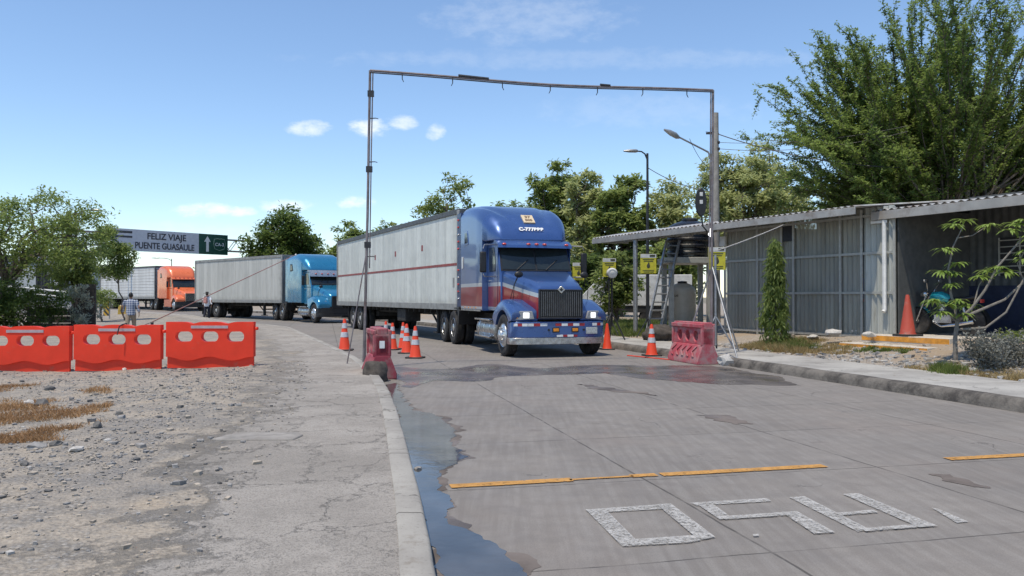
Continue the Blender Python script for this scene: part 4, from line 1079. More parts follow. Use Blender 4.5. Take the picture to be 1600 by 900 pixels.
MB().lathe([(.40, .185), (.44, .21), (.45, .5), (.445, 1.25), (.45, 1.36), (.42, 1.46), (.30, 1.58), (.16, 1.63), (.15, 1.63)], 36).build('tank_body', pm('beige_polyethylene', (.46, .40, .31), .45, 0, .12, 3, dirt=(.3, .26, .2), dirt_amt=.35), bg_)
MB().lathe([(.14, 1.625), (.16, 1.64), (.16, 1.69), (.001, 1.71)], 20).build('lid', M['black'], bg_)
tx = text_mesh('tank_lettering', 'Tecnotanque', .15, M['black'], bg_, (0, 0, 0), ext=.002)
for v in tx.data.vertices:   # wrap the lettering round the tank
    a = v.co.x / .455 - .25; zz = 1.22 + v.co.y; rr = .455 + v.co.z * .5; v.co = (rr * math.sin(a), -rr * math.cos(a), zz)
tx.rotation_euler = (0, 0, 0)
tag(MB().ball((0, 0, 0), (.055, .055, .07), 12, 8).tube([(0, 0, .06), (0, 0, .16)], .025, 8).build('light_bulb', pm('lit_white_bulb', (1, 1, .98), .3, emit=3), loc=P(1110, 366, 22.2)), 'small lit white bulb hanging under the zinc roof edge', 'lamp')

# ladder
lb, lt = Vector((X(1020, 25.0), 25.0, .32)), Vector((X(1052, 25.9), 25.9, 3.30))
t = thing('ladder', 'long aluminium ladder leaning against the black tank', 'ladder', lb)
ax_ = (lt - lb); side = Vector((.93, .36, 0)) * .24
ra = [MB().bar(-side * s, ax_ - side * s, .05, .08).build('rail', M['galv'], t) for s in (1, -1)]
for i in range(11):
    p = ax_ * ((i + .7) / 11.4); MB().tube([p - side, p + side], .024, 8).build('rung', M['galv'], t)

# ------------------------------------------------------------------ spray arch
t = thing('spray_arch', 'tall thin pipe arch with small nozzles spanning the road', 'arch', (0, 16.5, .13))
O = Vector((0, 16.5, .13)); HT = 6.02
LB, RB = Vector((-3.02, 16.25, .13)), Vector((4.47, 17.85, .15))
LT, RT = P(577.5, 109, 16.25), P(1115, 140, 17.85)
def pt(p): return Vector(p) - O
mb = MB().tube([pt(LB), pt(LB.lerp(LT, .5)) + Vector((.012, 0, 0)), pt(LT)], [.03, .028, .026], 8)
m1 = mb.build('mast', M['pipe'], t)
MB().tube([pt(LB.lerp(LT, .32)) + Vector((.075, 0, 0)), pt(LB.lerp(LT, .7)) + Vector((.06, .01, 0)), pt(LT) + Vector((.06, 0, 0))], .014, 6).build('feed_pipe', M['pipe'], m1)
mb = MB()
for f in (.40, .66, .92): mb.box(-.036, .088, -.036, .036, -.06, .06, Matrix.Translation(pt(LB.lerp(LT, f))))
mb.build('pipe_clamps', M['dark_steel'], m1)
m2 = MB().tube([pt(RB), pt(RB.lerp(RT, .5)) - Vector((.01, 0, 0)), pt(RT)], [.033, .03, .028], 8).build('mast', M['pipe'], t)
MB().tube([pt(RB.lerp(RT, .22)) - Vector((.085, .02, 0)), pt(RB.lerp(RT, .6)) - Vector((.06, .02, 0)), pt(RT) - Vector((.05, 0, 0))], .014, 6).build('feed_pipe', M['pipe'], m2)
def bar(f):
    p = LT.lerp(RT, f); p.z -= .07 * math.sin(PI * f) - .012 * math.sin(PI * 3 * f); return p
cb_ = MB().tube([pt(bar(i / 20)) for i in range(21)], .025, 8).build('crossbar', M['pipe'], t)
MB().tube([pt(bar(i / 12)) - Vector((0, .05, .055)) for i in range(13)], .013, 6).build('hose', M['cable'], cb_)
for a, c_ in ((.24, .325), (.65, .68)): MB().tube([pt(bar(a)) + Vector((0, 0, .035)), pt(bar(c_)) + Vector((0, 0, 0.022))], .034, 8).build('splice_sleeve', M['dark_steel'], cb_)
for px in (628, 707, 785, 860, 934, 1005, 1074):
    f = (px - 577.5) / (1115 - 577.5) ; f = f / (f + (1 - f) * 17.85 / 16.25) if False else f * 1.0
    lo, hi = 0, 1
    for _ in range(30):
        m_ = (lo + hi) / 2; q = bar(m_)
        if 800 + F * q.x / q.y < px: lo = m_
        else: hi = m_
    p = pt(bar(lo)); sgn = random.choice((-1, 1)) * .03
    MB().tube([p - Vector((0, 0, .02)), p - Vector((0, 0, .13)), p - Vector((-sgn, 0, .19))], [.012, .010, .007], 6).build('nozzle', M['dark_steel'], t)
for f in (.835, .685, .36):
    p = pt(LB.lerp(LT, f)); MB().tube([p + Vector((.02, 0, 0)), p + Vector((.14, 0, .004)), p + Vector((.19, 0, -.01))], [.012, .009, .007], 6).build('nozzle', M['dark_steel'], t)
for f in (.84, .60):
    p = pt(RB.lerp(RT, f)); MB().tube([p - Vector((.02, 0, 0)), p - Vector((.16, 0, -.01))], [.012, .008], 6).build('nozzle', M['dark_steel'], t)
a = LB.lerp(LT, .37)
for dx, dy in ((-.28, -.30), (-.1, .7)): MB().tube([pt(a), pt((LB.x + dx, LB.y + dy, .11))], .014, 6).build('brace_leg', M['pipe'], t)
a = RB.lerp(RT, .335)
for dx, dy, dz in ((.28, -1.05, .14), (-.55, .45, .15), (.75, .5, .2)): MB().tube([pt(a), pt((RB.x + dx, RB.y + dy, dz))], .018, 6).build('brace_leg', M['galv'], t)
# stand tripod beside the right mast
p0 = Vector((X(1118, 18.9), 18.9, .155))
t = thing('pole_tripod', 'grey steel tripod stand behind the faded red barrier', 'tripod', p0)
MB().tube([(0, 0, .15), (0, 0, 2.3)], .028, 8).build('post', M['galv'], t)
for a in (-.6, 1.5, 3.6): MB().tube([(0, 0, .85), (.5 * math.cos(a), .5 * math.sin(a), .0)], .018, 6).build('leg', M['galv'], t)

# ------------------------------------------------------------------ street lamps, utility pole, wires
def street_lamp(base, h, arm, label, head=.7, polem='dark_steel', rad=.06):
    t = thing('street_lamp', label, 'street lamp', base)
    MB().tube([(0, 0, 0), (0, 0, h * .5), (0, 0, h)], [rad * 1.3, rad, rad * .75], 10).build('pole', M[polem], t)
    ax_, az = arm
    ar = MB().tube([(0, 0, h - .25), (ax_ * .25, 0, h - .25 + az * .7), (ax_ * .6, 0, h - .25 + az), (ax_, 0, h - .25 + az * 1.05)], [.035, .03, .028, .028], 8).build('arm', M[polem], t)
    s = 1 if ax_ > 0 else -1
    mb = MB(); rings = []
    for f, wd, th in ((0, .06, .05), (.15, .11, .07), (.6, .14, .06), (1, .06, .03)):
        c_ = Vector((ax_ + s * head * f, 0, h - .25 + az * 1.05 + .01)); rings.append([(c_.x, wd * math.cos(a), c_.z + th * math.sin(a)) for a in np.linspace(0, 2 * PI, 12, endpoint=False)])
    mb.loft(rings); mb.build('lamp_head', M['galv'], t)
    return t
street_lamp((X(1012, 31), 31, .1), 6.95, (-.38, .32), 'dark street lamp with short arm standing behind the zinc canopy', .55)
street_lamp((X(118, 40), 40, 0), 5.75, (.75, .30), 'slim street lamp rising above the left trees', .5)
t = street_lamp((X(268, 92), 92, .28), 5.6, (-1.4, .3), 'far small street lamp beneath the overhead road sign', .9)
D = 26.6; ub = Vector((X(1118, D), D, .3)); ut = P(1118, 176, D)
t = thing('utility_pole', 'tall grey concrete utility pole behind the shelter roof', 'utility pole', ub)
hh = ut.z - ub.z
MB().tube([(0, 0, 0), (0, 0, hh)], [.17, .115], 10).build('pole', pm('pole_concrete', (.30, .28, .25), .85, 0, .2, 6), t)
A_ = P(1108, 238, D) - ub; B_ = P(1112, 250, D) - ub; E_ = P(1062, 214, D - .6) - ub
MB().tube([B_, A_ + Vector((-.02, 0, .02)), E_], [.03, .03, .028], 8).build('lamp_arm', M['galv'], t)
Hd = P(1038, 202, D - .9) - ub
mb = MB(); rings = []
for f, wd, th in ((0, .05, .05), (.2, .13, .1), (.6, .15, .09), (1, .05, .03)):
    c_ = E_.lerp(Hd, f); rings.append([c_ + Vector((0, wd * math.cos(a), th * math.sin(a))) for a in np.linspace(0, 2 * PI, 12, endpoint=False)])
mb.loft(rings); mb.build('lamp_head', M['galv'], t)
MB().tube([P(1104, 208, D) - ub, P(1124, 208.5, D) - ub], .03, 6).build('insulator_bracket', M['dark_steel'], t)
for py in (222, 232): MB().lathe([(.03, -.05), (.05, -.02), (.03, 0), (.05, .02), (.03, .05)], 10, 'Z', P(1123.5, py, D - .1) - ub).build('insulator', M['dark_steel'], t)
def wire(name, a, c_, sag, rad, mat, label, cat, n=14):
    a, c_ = Vector(a), Vector(c_); pts = []
    for i in range(n + 1):
        f = i / n; p = a.lerp(c_, f); p.z -= sag * 4 * f * (1 - f); pts.append(p - a)
    o = MB().tube(pts, rad, 5).build(name, mat, loc=a); tag(o, label, cat); return o
wire('power_cable', P(1120, 208, D), P(1420, 262, 24), .25, .016, M['cable'], 'topmost black cable running from the utility pole into the big tree', 'cable')
wire('power_cable', P(1124, 222, D - .1), P(1420, 196, 24), .2, .008, M['cable'], 'thin rising cable between the pole insulators and the big tree', 'cable')
wire('power_cable', P(1124, 232, D - .1), P(1420, 205, 24), .25, .009, M['cable'], 'lowest cable from the pole insulator to the big tree', 'cable')
wire('power_cable', P(1013, 262, 31), P(1116, 300, D), .15, .014, M['cable'], 'cable from the dark street lamp to the utility pole', 'cable')
wire('power_cable', P(1078, 216, D - .5), P(1109, 262, D - .16), .15, .008, M['cable'], 'loose thin cable drooping under the pole lamp arm', 'cable')
wire('guy_rope', P(1119, 392, 17.9), P(1243, 343, 20.9), .03, .012, M['rope'], 'pale rope tied from the arch mast to the shelter gutter', 'rope')
# oval panel on bent pipe
p0 = P(1106, 363, 22.6)
t = thing('oval_panel', 'dark oval panel with two pale patches on a bent pipe above the roof', 'panel', p0)
MB().tube([(0, .1, 0), (-.02, .05, .05), (-.14, 0, .18), (-.17, 0, .5)], .022, 8).build('bent_pipe', M['dark_steel'], t)
mb = MB().lathe([(.001, -.04), (.15, -.035), (.165, 0), (.15, .035), (.001, .04)], 24, 'Y', (0, 0, 0)); mb.v = [(x, y, z * 2.5 if abs(z) > -1 else z) for x, y, z in mb.v]
mb.v = [(x - .19, y, z + .86) for x, y, z in mb.v]
pn = mb.build('panel_face', M['black'], t)
for z in (1.08, .86): MB().box(-.235, -.145, -.055, -.042, z - .055, z + .055).build('pale_patch', M['offwhite'], pn, bevel=.01)

# ------------------------------------------------------------------ yellow notice signs
M['sign_yellow'] = pm('faded_yellow_sign', (.52, .47, .03), .55, 0, .15, 10)
M['ink'] = pm('dark_sign_ink', (.05, .05, .03), .6, 0, .2, 20)
def notice(px, py, D, wd, ht, label, base_py=None, legs=True, zb=.2):
    c_ = P(px, py, D); t = thing('notice_sign', label, 'sign', (c_.x, c_.y, zb), R(6), 'yellow notice signs by the pavement')
    h = c_.z - zb
    MB().tube([(0, .03, 0.0), (0, .03, h + ht / 2)], .022, 8).build('post', M['dark_steel'], t)
    if legs:
        for a in (-.9, 1.2, 3.3): MB().tube([(0, .03, .62), (.38 * math.cos(a), .03 + .38 * math.sin(a), 0)], .016, 6).build('leg', M['dark_steel'], t)
    pn = MB().box(-wd / 2, wd / 2, -.015, .006, h - ht / 2, h + ht / 2).build('panel', M['sign_yellow'], t, bevel=.004)
    MB().box(-wd / 2 + .002, wd / 2 - .002, -.02, -.016, h + ht * .30, h + ht / 2 - .002).build('white_header', M['offwhite'], pn)
    MB().box(wd * .08, wd * .42, -.024, -.0205, h + ht * .35, h + ht * .46).build('header_logo', M['ink'], pn)
    mb = MB()
    for i, (a, b_) in enumerate(((-.36, .36), (-.3, .3))): mb.box(a * wd, b_ * wd, -.02, -.016, h + ht * (.2 - .09 * i), h + ht * (.24 - .09 * i))
    for i, (a, b_) in enumerate(((-.36, .36), (-.3, .34))): mb.box(a * wd, b_ * wd, -.02, -.016, h - ht * (.36 + .08 * i), h - ht * (.33 + .08 * i))
    mb.build('printed_lines', M['ink'], pn)
    MB().ball((0, -.016, h - ht * .12), (.055, .006, .075), 10, 6).box(-.012, .03, -.021, -.016, h - ht * .06, h + ht * .06).build('pictogram', M['ink'], pn)
    return t
notice(1013, 412, 24.6, .50, .60, 'yellow notice sign on a dark tripod left of the ladder')
notice(952, 418, 26.5, .45, .62, 'yellow notice sign behind the round floodlight')
notice(904, 424, 27.5, .42, .60, 'yellow notice sign half hidden by the blue cab mirror')
notice(1120, 404, 19.3, .43, .55, 'yellow notice sign hung beside the arch mast', legs=False)

# floodlight on stand
p0 = Vector((X(956, 24.2), 24.2, .155))
t = thing('floodlight_stand', 'round white headed floodlight on a black tripod beside the blue truck', 'floodlight', p0)
MB().tube([(0, 0, .4), (0, 0, 1.95)], .03, 8).build('post', M['black'], t)
for a in (-.5, 1.6, 3.7): MB().tube([(0, 0, .85), (.42 * math.cos(a), .42 * math.sin(a), 0)], .022, 6).build('leg', M['dark_steel'], t)
hd = MB().ball((0, -.04, 2.03), (.17, .14, .15), 16, 10).build('lamp_head', M['offwhite'], t)
MB().lathe([(.001, -.17), (.13, -.165), (.15, -.1), (.15, -.06)], 18, 'Y', (0, 0, 2.0)).build('lens', M['lens'], hd)
MB().tube([(-.08, 0, 1.9), (-.3, .05, 1.3), (-.42, .02, .75)], .014, 6).build('cable', M['black'], t)
# dark spoil heap
def lump(name, loc, r, mat, seed, rough=.25, nlev=3, flat=False, smoothness=60):
    import bmesh
    bm = bmesh.new(); bmesh.ops.create_icosphere(bm, subdivisions=nlev, radius=1)
    for v in bm.verts:
        n = v.co.normalized(); k_ = 1 + rough * noise.fractal(n * 1.3 + Vector((seed * 7.3, seed, 0)), 1, 2, 3)
        v.co = Vector((n.x * r[0] * k_, n.y * r[1] * k_, n.z * r[2] * k_))
        if flat and v.co.z < -r[2] * .25: v.co.z = -r[2] * .25
    me = bpy.data.meshes.new(name); bm.to_mesh(me); bm.free(); me.materials.append(mat)
    me.polygons.foreach_set('use_smooth', [True] * len(me.polygons)); me.set_sharp_from_angle(angle=R(smoothness))
    o = bpy.data.objects.new(name, me); C.objects.link(o); o.location = loc; o.rotation_euler = (0, 0, seed * 1.7); return o
tag(lump('spoil_heap', (X(1031, 23.9), 23.9, .28), (.55, .5, .36), M['soil_dark'], 3, .3, 4), 'dark grey spoil heap at the foot of the ladder', 'heap')

# parked trailer beyond
t = thing('parked_trailer', 'low grey trailer parked behind the yellow notice signs', 'trailer', (X(975, 37), 37, .0), R(-8))
MB().prism([(-1.9, 1.05), (3.0, 1.05), (3.0, 2.45), (-1.0, 2.45), (-1.9, 1.5)], -1.2, 1.2, 'Y').build('body', M['offwhite'], t, bevel=.03)
MB().box(-1.8, 2.9, -1.15, 1.15, .75, 1.04).build('frame', M['chassis'], t)
for x in (1.2, 2.3):
    for s in (-1, 1): MB().lathe([(.2, -.14), (.45, -.14), (.5, -.1), (.5, .1), (.45, .14), (.2, .14)], 22, 'Y', (x, s * 1.0, .5)).build('wheel', M['tyre'], t)

# ------------------------------------------------------------------ barriers and cones
from mathutils.geometry import tessellate_polygon
def slab_holes(mb, outer, holes, y0, y1):
    loops = [outer] + holes; allp = [p for l in loops for p in l]; n = len(allp)
    tri = tessellate_polygon([[Vector((p[0], p[1], 0)) for p in l] for l in loops])
    vs = [(p[0], y0, p[1]) for p in allp] + [(p[0], y1, p[1]) for p in allp]; fs = [tuple(t) for t in tri] + [tuple(i + n for i in t)[::-1] for t in tri]
    o = 0
    for l in loops:
        m_ = len(l)
        for i in range(m_): j = (i + 1) % m_; fs.append((o + i, o + j, n + o + j, n + o + i))
        o += m_
    mb.add(vs, fs)
def plastic(name, col, tr, rough=.4, dirt=None, da=.3):
    k = NT(name); c = k.mix(k.rng(k.noise(2.5, 4), .3, .7), tuple(q * .88 for q in col), col)
    if dirt: c = k.mix(k.rng(k.noise(3.2, 7, .7), .62 - .3 * da, .8 - .2 * da, 0, .85), c, dirt)
    k.put('Base Color', c); k.put('Roughness', rough); k.put('Specular IOR Level', .35)
    t = k.n.new('ShaderNodeBsdfTranslucent'); k.l.new(c, t.inputs[0]); ms = k.n.new('ShaderNodeMixShader'); ms.inputs[0].default_value = tr
    k.l.new(k.b.outputs[0], ms.inputs[1]); k.l.new(t.outputs[0], ms.inputs[2]); k.l.new(ms.outputs[0], k.out.inputs[0]); return k.m
M['barrier'] = plastic('bright_red_orange_plastic', (.95, .075, .035), .32, .42, (.72, .16, .10), .12)
M['barrier_low'] = M['barrier']
M['barrier_old'] = plastic('faded_dirty_red_plastic', (.50, .085, .11), .12, .6, (.40, .28, .27), .75)
M['barrier_maroon'] = plastic('dirty_maroon_plastic', (.36, .05, .075), .1, .55, (.33, .22, .2), .7)
M['refl_grey'] = pm('grey_reflective_strip', (.42, .34, .36), .35, .1, .15, 12)
def big_barrier(loc, rz, label):
    L, H = 1.70, .90
    t = thing('water_barrier', label, 'barrier', loc, rz, 'bright red barriers in a row on the dirt')
    mb = MB(); hx = L / 2
    top = []
    for i in range(33):
        x = -hx + L * i / 32; d = 0
        for c_ in (-.33, .33): d += .035 * math.exp(-((x - c_) / .09) ** 2)
        top.append((x, H - d))
    low = [(-hx + L * i / 40, .15 + .075 * (.5 + .5 * math.cos((i / 40 - .5) * 2 * PI * 2))) for i in range(41)]
    outer = low + top[::-1]
    holes = []
    for c_ in (-.50, -.0, .50):
        h = []
        for i in range(24):
            a = 2 * PI * i / 24; sx = .055 if math.cos(a) > 0 else -.055
            h.append((c_ + .095 * math.cos(a) + sx * 1.35, .615 + .10 * math.sin(a)))
        holes.append(h[::-1])
    slab_holes(mb, outer, holes, -.07, .07)
    mb.prism([(-.03, 0), (.03, 0), (.025, .30), (-.025, .30)], -hx + .012, hx - .012, 'X')
    body = mb.build('barrier_body', M['barrier'], t, bevel=.014, seg=3, merge=False)
    MB().box(-.36, .36, -.082, -.073, .775, .83).build('reflective_strip', M['refl_grey'], t)
    MB().box(-.36, .36, .073, .082, .775, .83).build('reflective_strip', M['refl_grey'], t)
    mb = MB(); mb.box(hx - .002, hx + .07, -.04, .04, .74, .80); mb.build('coupling_lug', M['barrier'], t, bevel=.015)
    return t
D0 = 15.55
for i, (px, lab) in enumerate(((330, 'rightmost bright red barrier, standing apart from the other two'), (186, 'middle bright red barrier with a dark strap over its top edge'), (43, 'leftmost bright red barrier, cut by the photo edge'))):
    x = X(px, D0); big_barrier((x, D0, left_ground(x, D0) - .012), R((0, -.8, .6)[i]), lab)
x = X(186.5, D0 - .17)
tag(MB().tube([(-.02, .0, .78), (.0, .01, .88), (.015, .1, .915), (0, .3, .93), (-.01, .36, .85)], .012, 6).tube([(0, 0, .86), (-.03, -.012, .72)], .01, 6).build('tie_strap', M['black'], loc=(x, D0 - .175, 0)), 'short dark strap looped over the middle bright red barrier', 'strap')

def jersey(loc, rz, L, matn, label, chev=True):
    t = thing('plastic_jersey_barrier', label, 'barrier', loc, rz)
    mb = MB(); hx = L / 2; H = .9
    low = [(-.26, 0), (.26, 0), (.26, .10), (.14, .42), (-.14, .42), (-.26, .10)]
    mb.prism(low, -hx, hx, 'X')
    outer = [(-hx, .415), (hx, .415), (hx, H - .12), (-hx, H - .12)]
    holes = []
    for c_ in (-.34, 0, .34):
        holes.append([(c_ * L / 1.3 + .105 * math.cos(a), .60 + .115 * math.sin(a)) for a in np.linspace(2 * PI, 0, 20, endpoint=False)])
    slab_holes(mb, outer, holes, -.125, .125)
    for s in (-1, 1):
        for (z0, z1, o) in ((H - .119, H - .03, .15),): mb.box(-hx, hx, s * o - .02 if s < 0 else .10, -.10 if s < 0 else o + .02, z0, z1)
        mb.box(s * hx - .07 if s > 0 else -hx - .0, s * hx + .0 if s > 0 else -hx + .07, -.16, .16, .40, H - .1)
    mb.box(-hx, hx, -.10, .10, H - .118, H)
    mb.build('barrier_body', M[matn], t, bevel=.02, seg=3, merge=False)
    if chev:
        ch = MB(); nx_, L2 = .935, .35
        for s in (-1, 1):
            for i in range(5):
                x0 = -hx + .18 + i * (L - .36) / 4.4
                def q(x, f): # point on the sloping foot
                    return (x, s * (.262 - .12 * f + .004), .12 + .28 * f)
                for (fa, fb, xa, xb) in ((.12, .5, 0, .14), (.5, .9, .14, 0)):
                    a, b_, c_, d_ = q(x0 + xa, fa), q(x0 + xa + .075, fa), q(x0 + xb + .075, fb), q(x0 + xb, fb)
                    o = Vector((0, s * .02, .008)); vs = [Vector(v) for v in (a, b_, c_, d_)]; vs += [v + o for v in vs]
                    ch.add(vs, [(0, 3, 2, 1), (4, 5, 6, 7), (0, 1, 5, 4), (1, 2, 6, 5), (2, 3, 7, 6), (3, 0, 4, 7)])
        ch.build('raised_chevrons', M[matn], t, bevel=.006)
        MB().box(-hx + .05, hx - .2, -.176, -.172, H - .095, H - .065).build('worn_white_strip', M['offwhite'], t)
    return t
jersey((4.02, 17.75, 0), R(105), 1.42, 'barrier_old', 'faded pink red barrier with chevrons by the right kerb')
t = jersey((-2.42, 14.45, 0), R(107), 1.0, 'barrier_maroon', 'dirty maroon barrier seen end on beside the left kerb', False)
MB().box(.51, .515, -.05, .04, .55, .68).build('white_sticker', M['white'], t)
t.rotation_euler[2] = R(287)
o = tag(lump('rock', (-2.34, 13.72, .13), (.21, .22, .22), M['soil_dark'], 2, .35, 3), 'dark rough rock against the foot of the dirty maroon barrier', 'rock')

M['cone'] = plastic('orange_red_cone_plastic', (.80, .075, .03), .15, .45)
M['cone_old'] = plastic('dull_dusty_red_cone', (.42, .07, .045), .05, .6, (.3, .2, .16), .35)
M['cone_base'] = pm('black_rubber_base', (.03, .028, .027), .8, 0, .3, 9, dirt=(.12, .1, .08), dirt_amt=.4)
M['cone_refl'] = pm('silver_cone_collar', (.50, .50, .52), .35, .1, .15, 20, dirt=(.3, .24, .22), dirt_amt=.35)
def cone(loc, h, label, rz=0, matn='cone', collars=True, group='traffic cones along the lane', tilt=0):
    t = thing('traffic_cone', label, 'traffic cone', loc, rz, group); t.rotation_euler[0] = tilt
    b_ = h * .265; r0, r1 = h * .185, h * .04
    MB().prism([(x * b_, y * b_) for x, y in ((-1, -.8), (-.8, -1), (.8, -1), (1, -.8), (1, .8), (.8, 1), (-.8, 1), (-1, .8))], 0, h * .045, 'Z').build('base', M['cone_base'], t, bevel=.006)
    def rr(z): return r0 + (r1 - r0) * z / h
    MB().lathe([(r0 * 1.06, h * .046), (rr(h * .08), h * .08), (rr(h * .97), h * .97), (r1 * .8, h), (r1 * .55, h * .995), (r1 * .5, h * .9)], 24).build('cone_body', M[matn], t)
    if collars:
        for z0, z1 in ((.42, .58), (.70, .86)): MB().lathe([(rr(z0 * h) + .001, z0 * h), (rr(z0 * h) + .005, z0 * h + .003), (rr(z1 * h) + .005, z1 * h - .003), (rr(z1 * h) + .001, z1 * h)], 24).build('reflective_collar', M['cone_refl'], t)
    return t
for px, py, h, lab in ((538.5, 547.5, .86, 'tall traffic cone left of the thin arch mast'), (603, 541, .74, 'traffic cone mostly hidden behind the maroon barrier'), (613.5, 546.5, .74, 'leftmost fully visible cone in the cluster before the trailer'),
                       (630, 545, .74, 'cone half hidden at the back of the cluster before the trailer'), (635.5, 552, .76, 'second nearest cone in the cluster before the trailer'), (649, 559.5, .76, 'nearest cone in the cluster before the trailer')):
    g = G(px, py); cone(g, h, lab, random.uniform(-.4, .4))
cone(G(1018, 556), .78, 'striped traffic cone between ladder and faded barrier', .2)
cone(G(948.5, 546), .72, 'plain traffic cone beside the right bumper end of the blue truck', .1, collars=False)
cone(BF(12.27, .52, .582), .92, 'large dull red cone on the orange edged porch step', BRZ, 'cone_old', False, None)
wire('orange_cord', G(980, 556) + Vector((0, 0, .012)), G(1050, 563) + Vector((0, 0, .012)), -.0, .014, M['cone'], 'orange cord lying on the road by the right kerb', 'cord')
# ------------------------------------------------------------------ vegetation
def leaf_quads(ctr, size, rng, aspect=.42, droop=.25, up=.35):
    """ctr (n,3) -> (n,4,3) leaf-shaped quads, random facing, drooping"""
    n = len(ctr); d = rng.normal(size=(n, 3)); d[:, 2] = d[:, 2] * .5 - droop; d /= np.linalg.norm(d, axis=1, keepdims=True)
    nr = rng.normal(size=(n, 3)); nr[:, 2] += up * 3; s = np.cross(d, nr); s /= np.linalg.norm(s, axis=1, keepdims=True) + 1e-9
    L = (size * rng.uniform(.6, 1.3, n))[:, None]; W = L * aspect
    return np.stack([ctr, ctr + d * L * .55 + s * W * .5, ctr + d * L, ctr + d * L * .55 - s * W * .5], 1)

def limb(mb, a, b, r0, r1, rng, n=5, wob=.06, seg=6, sag=0):
    a, b = np.array(a, float), np.array(b, float); L = np.linalg.norm(b - a); pts = []
    for i in range(n + 1):
        f = i / n; p = a + (b - a) * f
        if 0 < i < n: p = p + rng.normal(size=3) * L * wob * .5
        p[2] += sag * L * math.sin(PI * f); pts.append(p)
    rr = [r0 + (r1 - r0) * i / n for i in range(n + 1)]
    mb.tube(pts, rr, seg); return pts

def tree(name, label, base, top, rx, z0, mat, seed, nclump=26, cr=.9, per=230, leaf=.22, trunk_r=.16, group=None, lean=(0, 0), bark='bark', ry=None, shell=.5, droop=.25, cat='tree', open_=.0):
    """base (x,y,z); crown between heights z0 and top above the base, half width rx"""
    rng = np.random.default_rng(seed); ry = ry or rx
    t = thing(name, label, cat, base, 0, group)
    tm = MB(); fork = np.array([lean[0] * .5, lean[1] * .5, z0 * .85 + .1])
    limb(tm, (0, 0, -.3), fork, trunk_r, trunk_r * .7, rng, 6, .05, 8)
    cz, hz = (z0 + top) / 2, (top - z0) / 2; C_ = []
    for i in range(nclump):
        v = rng.normal(size=3); v /= np.linalg.norm(v); r = shell + (1 - shell) * rng.random() ** .7
        p = np.array([v[0] * rx * r + lean[0], v[1] * ry * r + lean[1], cz + v[2] * hz * r]); C_.append((p, cr * rng.uniform(.55, 1.25)))
    C_.sort(key=lambda q: q[0][2])
    nl = max(4, nclump // 5); limbs = []
    for i in range(nl):
        a = 2 * PI * i / nl + rng.uniform(-.4, .4); e = np.array([lean[0] + math.cos(a) * rx * .45, lean[1] + math.sin(a) * ry * .45, cz + rng.uniform(-.4, .5) * hz])
        limbs.append(limb(tm, fork, e, trunk_r * .5, trunk_r * .22, rng, 5, .12, 6)[-3:])
    nodes = [p for l in limbs for p in l]
    pts = []
    for p, r in C_:
        nd = min(nodes, key=lambda q: np.linalg.norm(q - p)); limb(tm, nd, p, trunk_r * .2, trunk_r * .07, rng, 4, .12, 5)
        n = int(per * (r / cr) ** 2); g = rng.normal(size=(n, 3)); g /= np.linalg.norm(g, axis=1, keepdims=True)
        g *= (rng.random((n, 1)) ** .45) * r; g[:, 2] *= .68; k_ = max(3, int(5 + open_ * 4))
        # split each clump into sprays so its edge is ragged
        sp = rng.normal(size=(k_ * 3, 3)); sp /= np.linalg.norm(sp, axis=1, keepdims=True); sp *= r * .8
        idx = rng.integers(0, len(sp), n); q = g * .55 + sp[idx] * (.75, .75, .55)
        pts.append(p + q)
    P_ = np.concatenate(pts)
    tm.build('trunk', M[bark], t, sharp=60, merge=False, fixn=False)
    np_quads('crown', leaf_quads(P_, leaf, rng, droop=droop, up=.9), M[mat], t)
    return t

def bg(px, top_y, half_px, D, mat, seed, label, name='broadleaf_tree', crown_y=480, n=30, leaf=.24, per=260, dense=1.0, rel=.34, group='trees behind the lorries', z=0.0, **kw):
    x = X(px, D); top = CAM_H + (464 - top_y) / F * D - z; z0 = max(.7, CAM_H + (464 - crown_y) / F * D - z); rx = half_px / F * D
    return tree(name, label, (x, D, z), top, rx, z0, mat, seed, int(n * 3.8), max(.4, rel * rx * .85), int(per * dense * .62), leaf * 1.25, .12 + .02 * rx, group, shell=.3, **kw)
bg(446, 328, 60, 84, 'leaf_deep', 21, 'dense dark green tree behind the teal tractor unit roof', n=42, leaf=.36, per=300)
bg(548, 336, 44, 78, 'leaf_neem', 22, 'lower olive tree between the teal truck and the arch mast', n=22, leaf=.34, per=200)
bg(625, 322, 40, 74, 'leaf_olive', 23, 'sparse tree showing just above the middle of the white trailer roof', n=16, leaf=.32, per=140, rel=.3)
bg(712, 268, 62, 56, 'leaf_olive', 24, 'olive green tree rising above the front half of the white trailer', n=26, leaf=.28, per=170, rel=.3)
bg(800, 285, 45, 60, 'leaf_neem', 25, 'small sparse tree behind the blue cab roof', n=16, leaf=.26, per=120, rel=.28)
bg(868, 246, 52, 50, 'leaf_olive', 26, 'upright clumpy tree just right of the blue cab roof', n=34, leaf=.26, per=250, rel=.3)
bg(918, 262, 46, 47, 'leaf_yell', 33, 'leafy tree between the blue cab and the dark street lamp', n=28, leaf=.25, per=240, rel=.32)
bg(972, 246, 48, 45, 'leaf_olive', 27, 'windblown tree directly behind the dark street lamp', n=32, leaf=.25, per=250, rel=.3)
bg(1050, 280, 55, 47, 'leaf_yell', 28, 'low yellowish tree left of the utility pole', n=30, leaf=.25, per=260)
bg(1168, 226, 92, 42, 'leaf_yell', 29, 'broad pale yellow green tree behind the utility pole', n=64, leaf=.2, per=260, rel=.22, crown_y=430)
bg(1345, 278, 62, 48, 'leaf_yell', 30, 'pale tree low behind the shelter roof, left of the big feathery trunk', n=26, leaf=.24, per=220, crown_y=400)
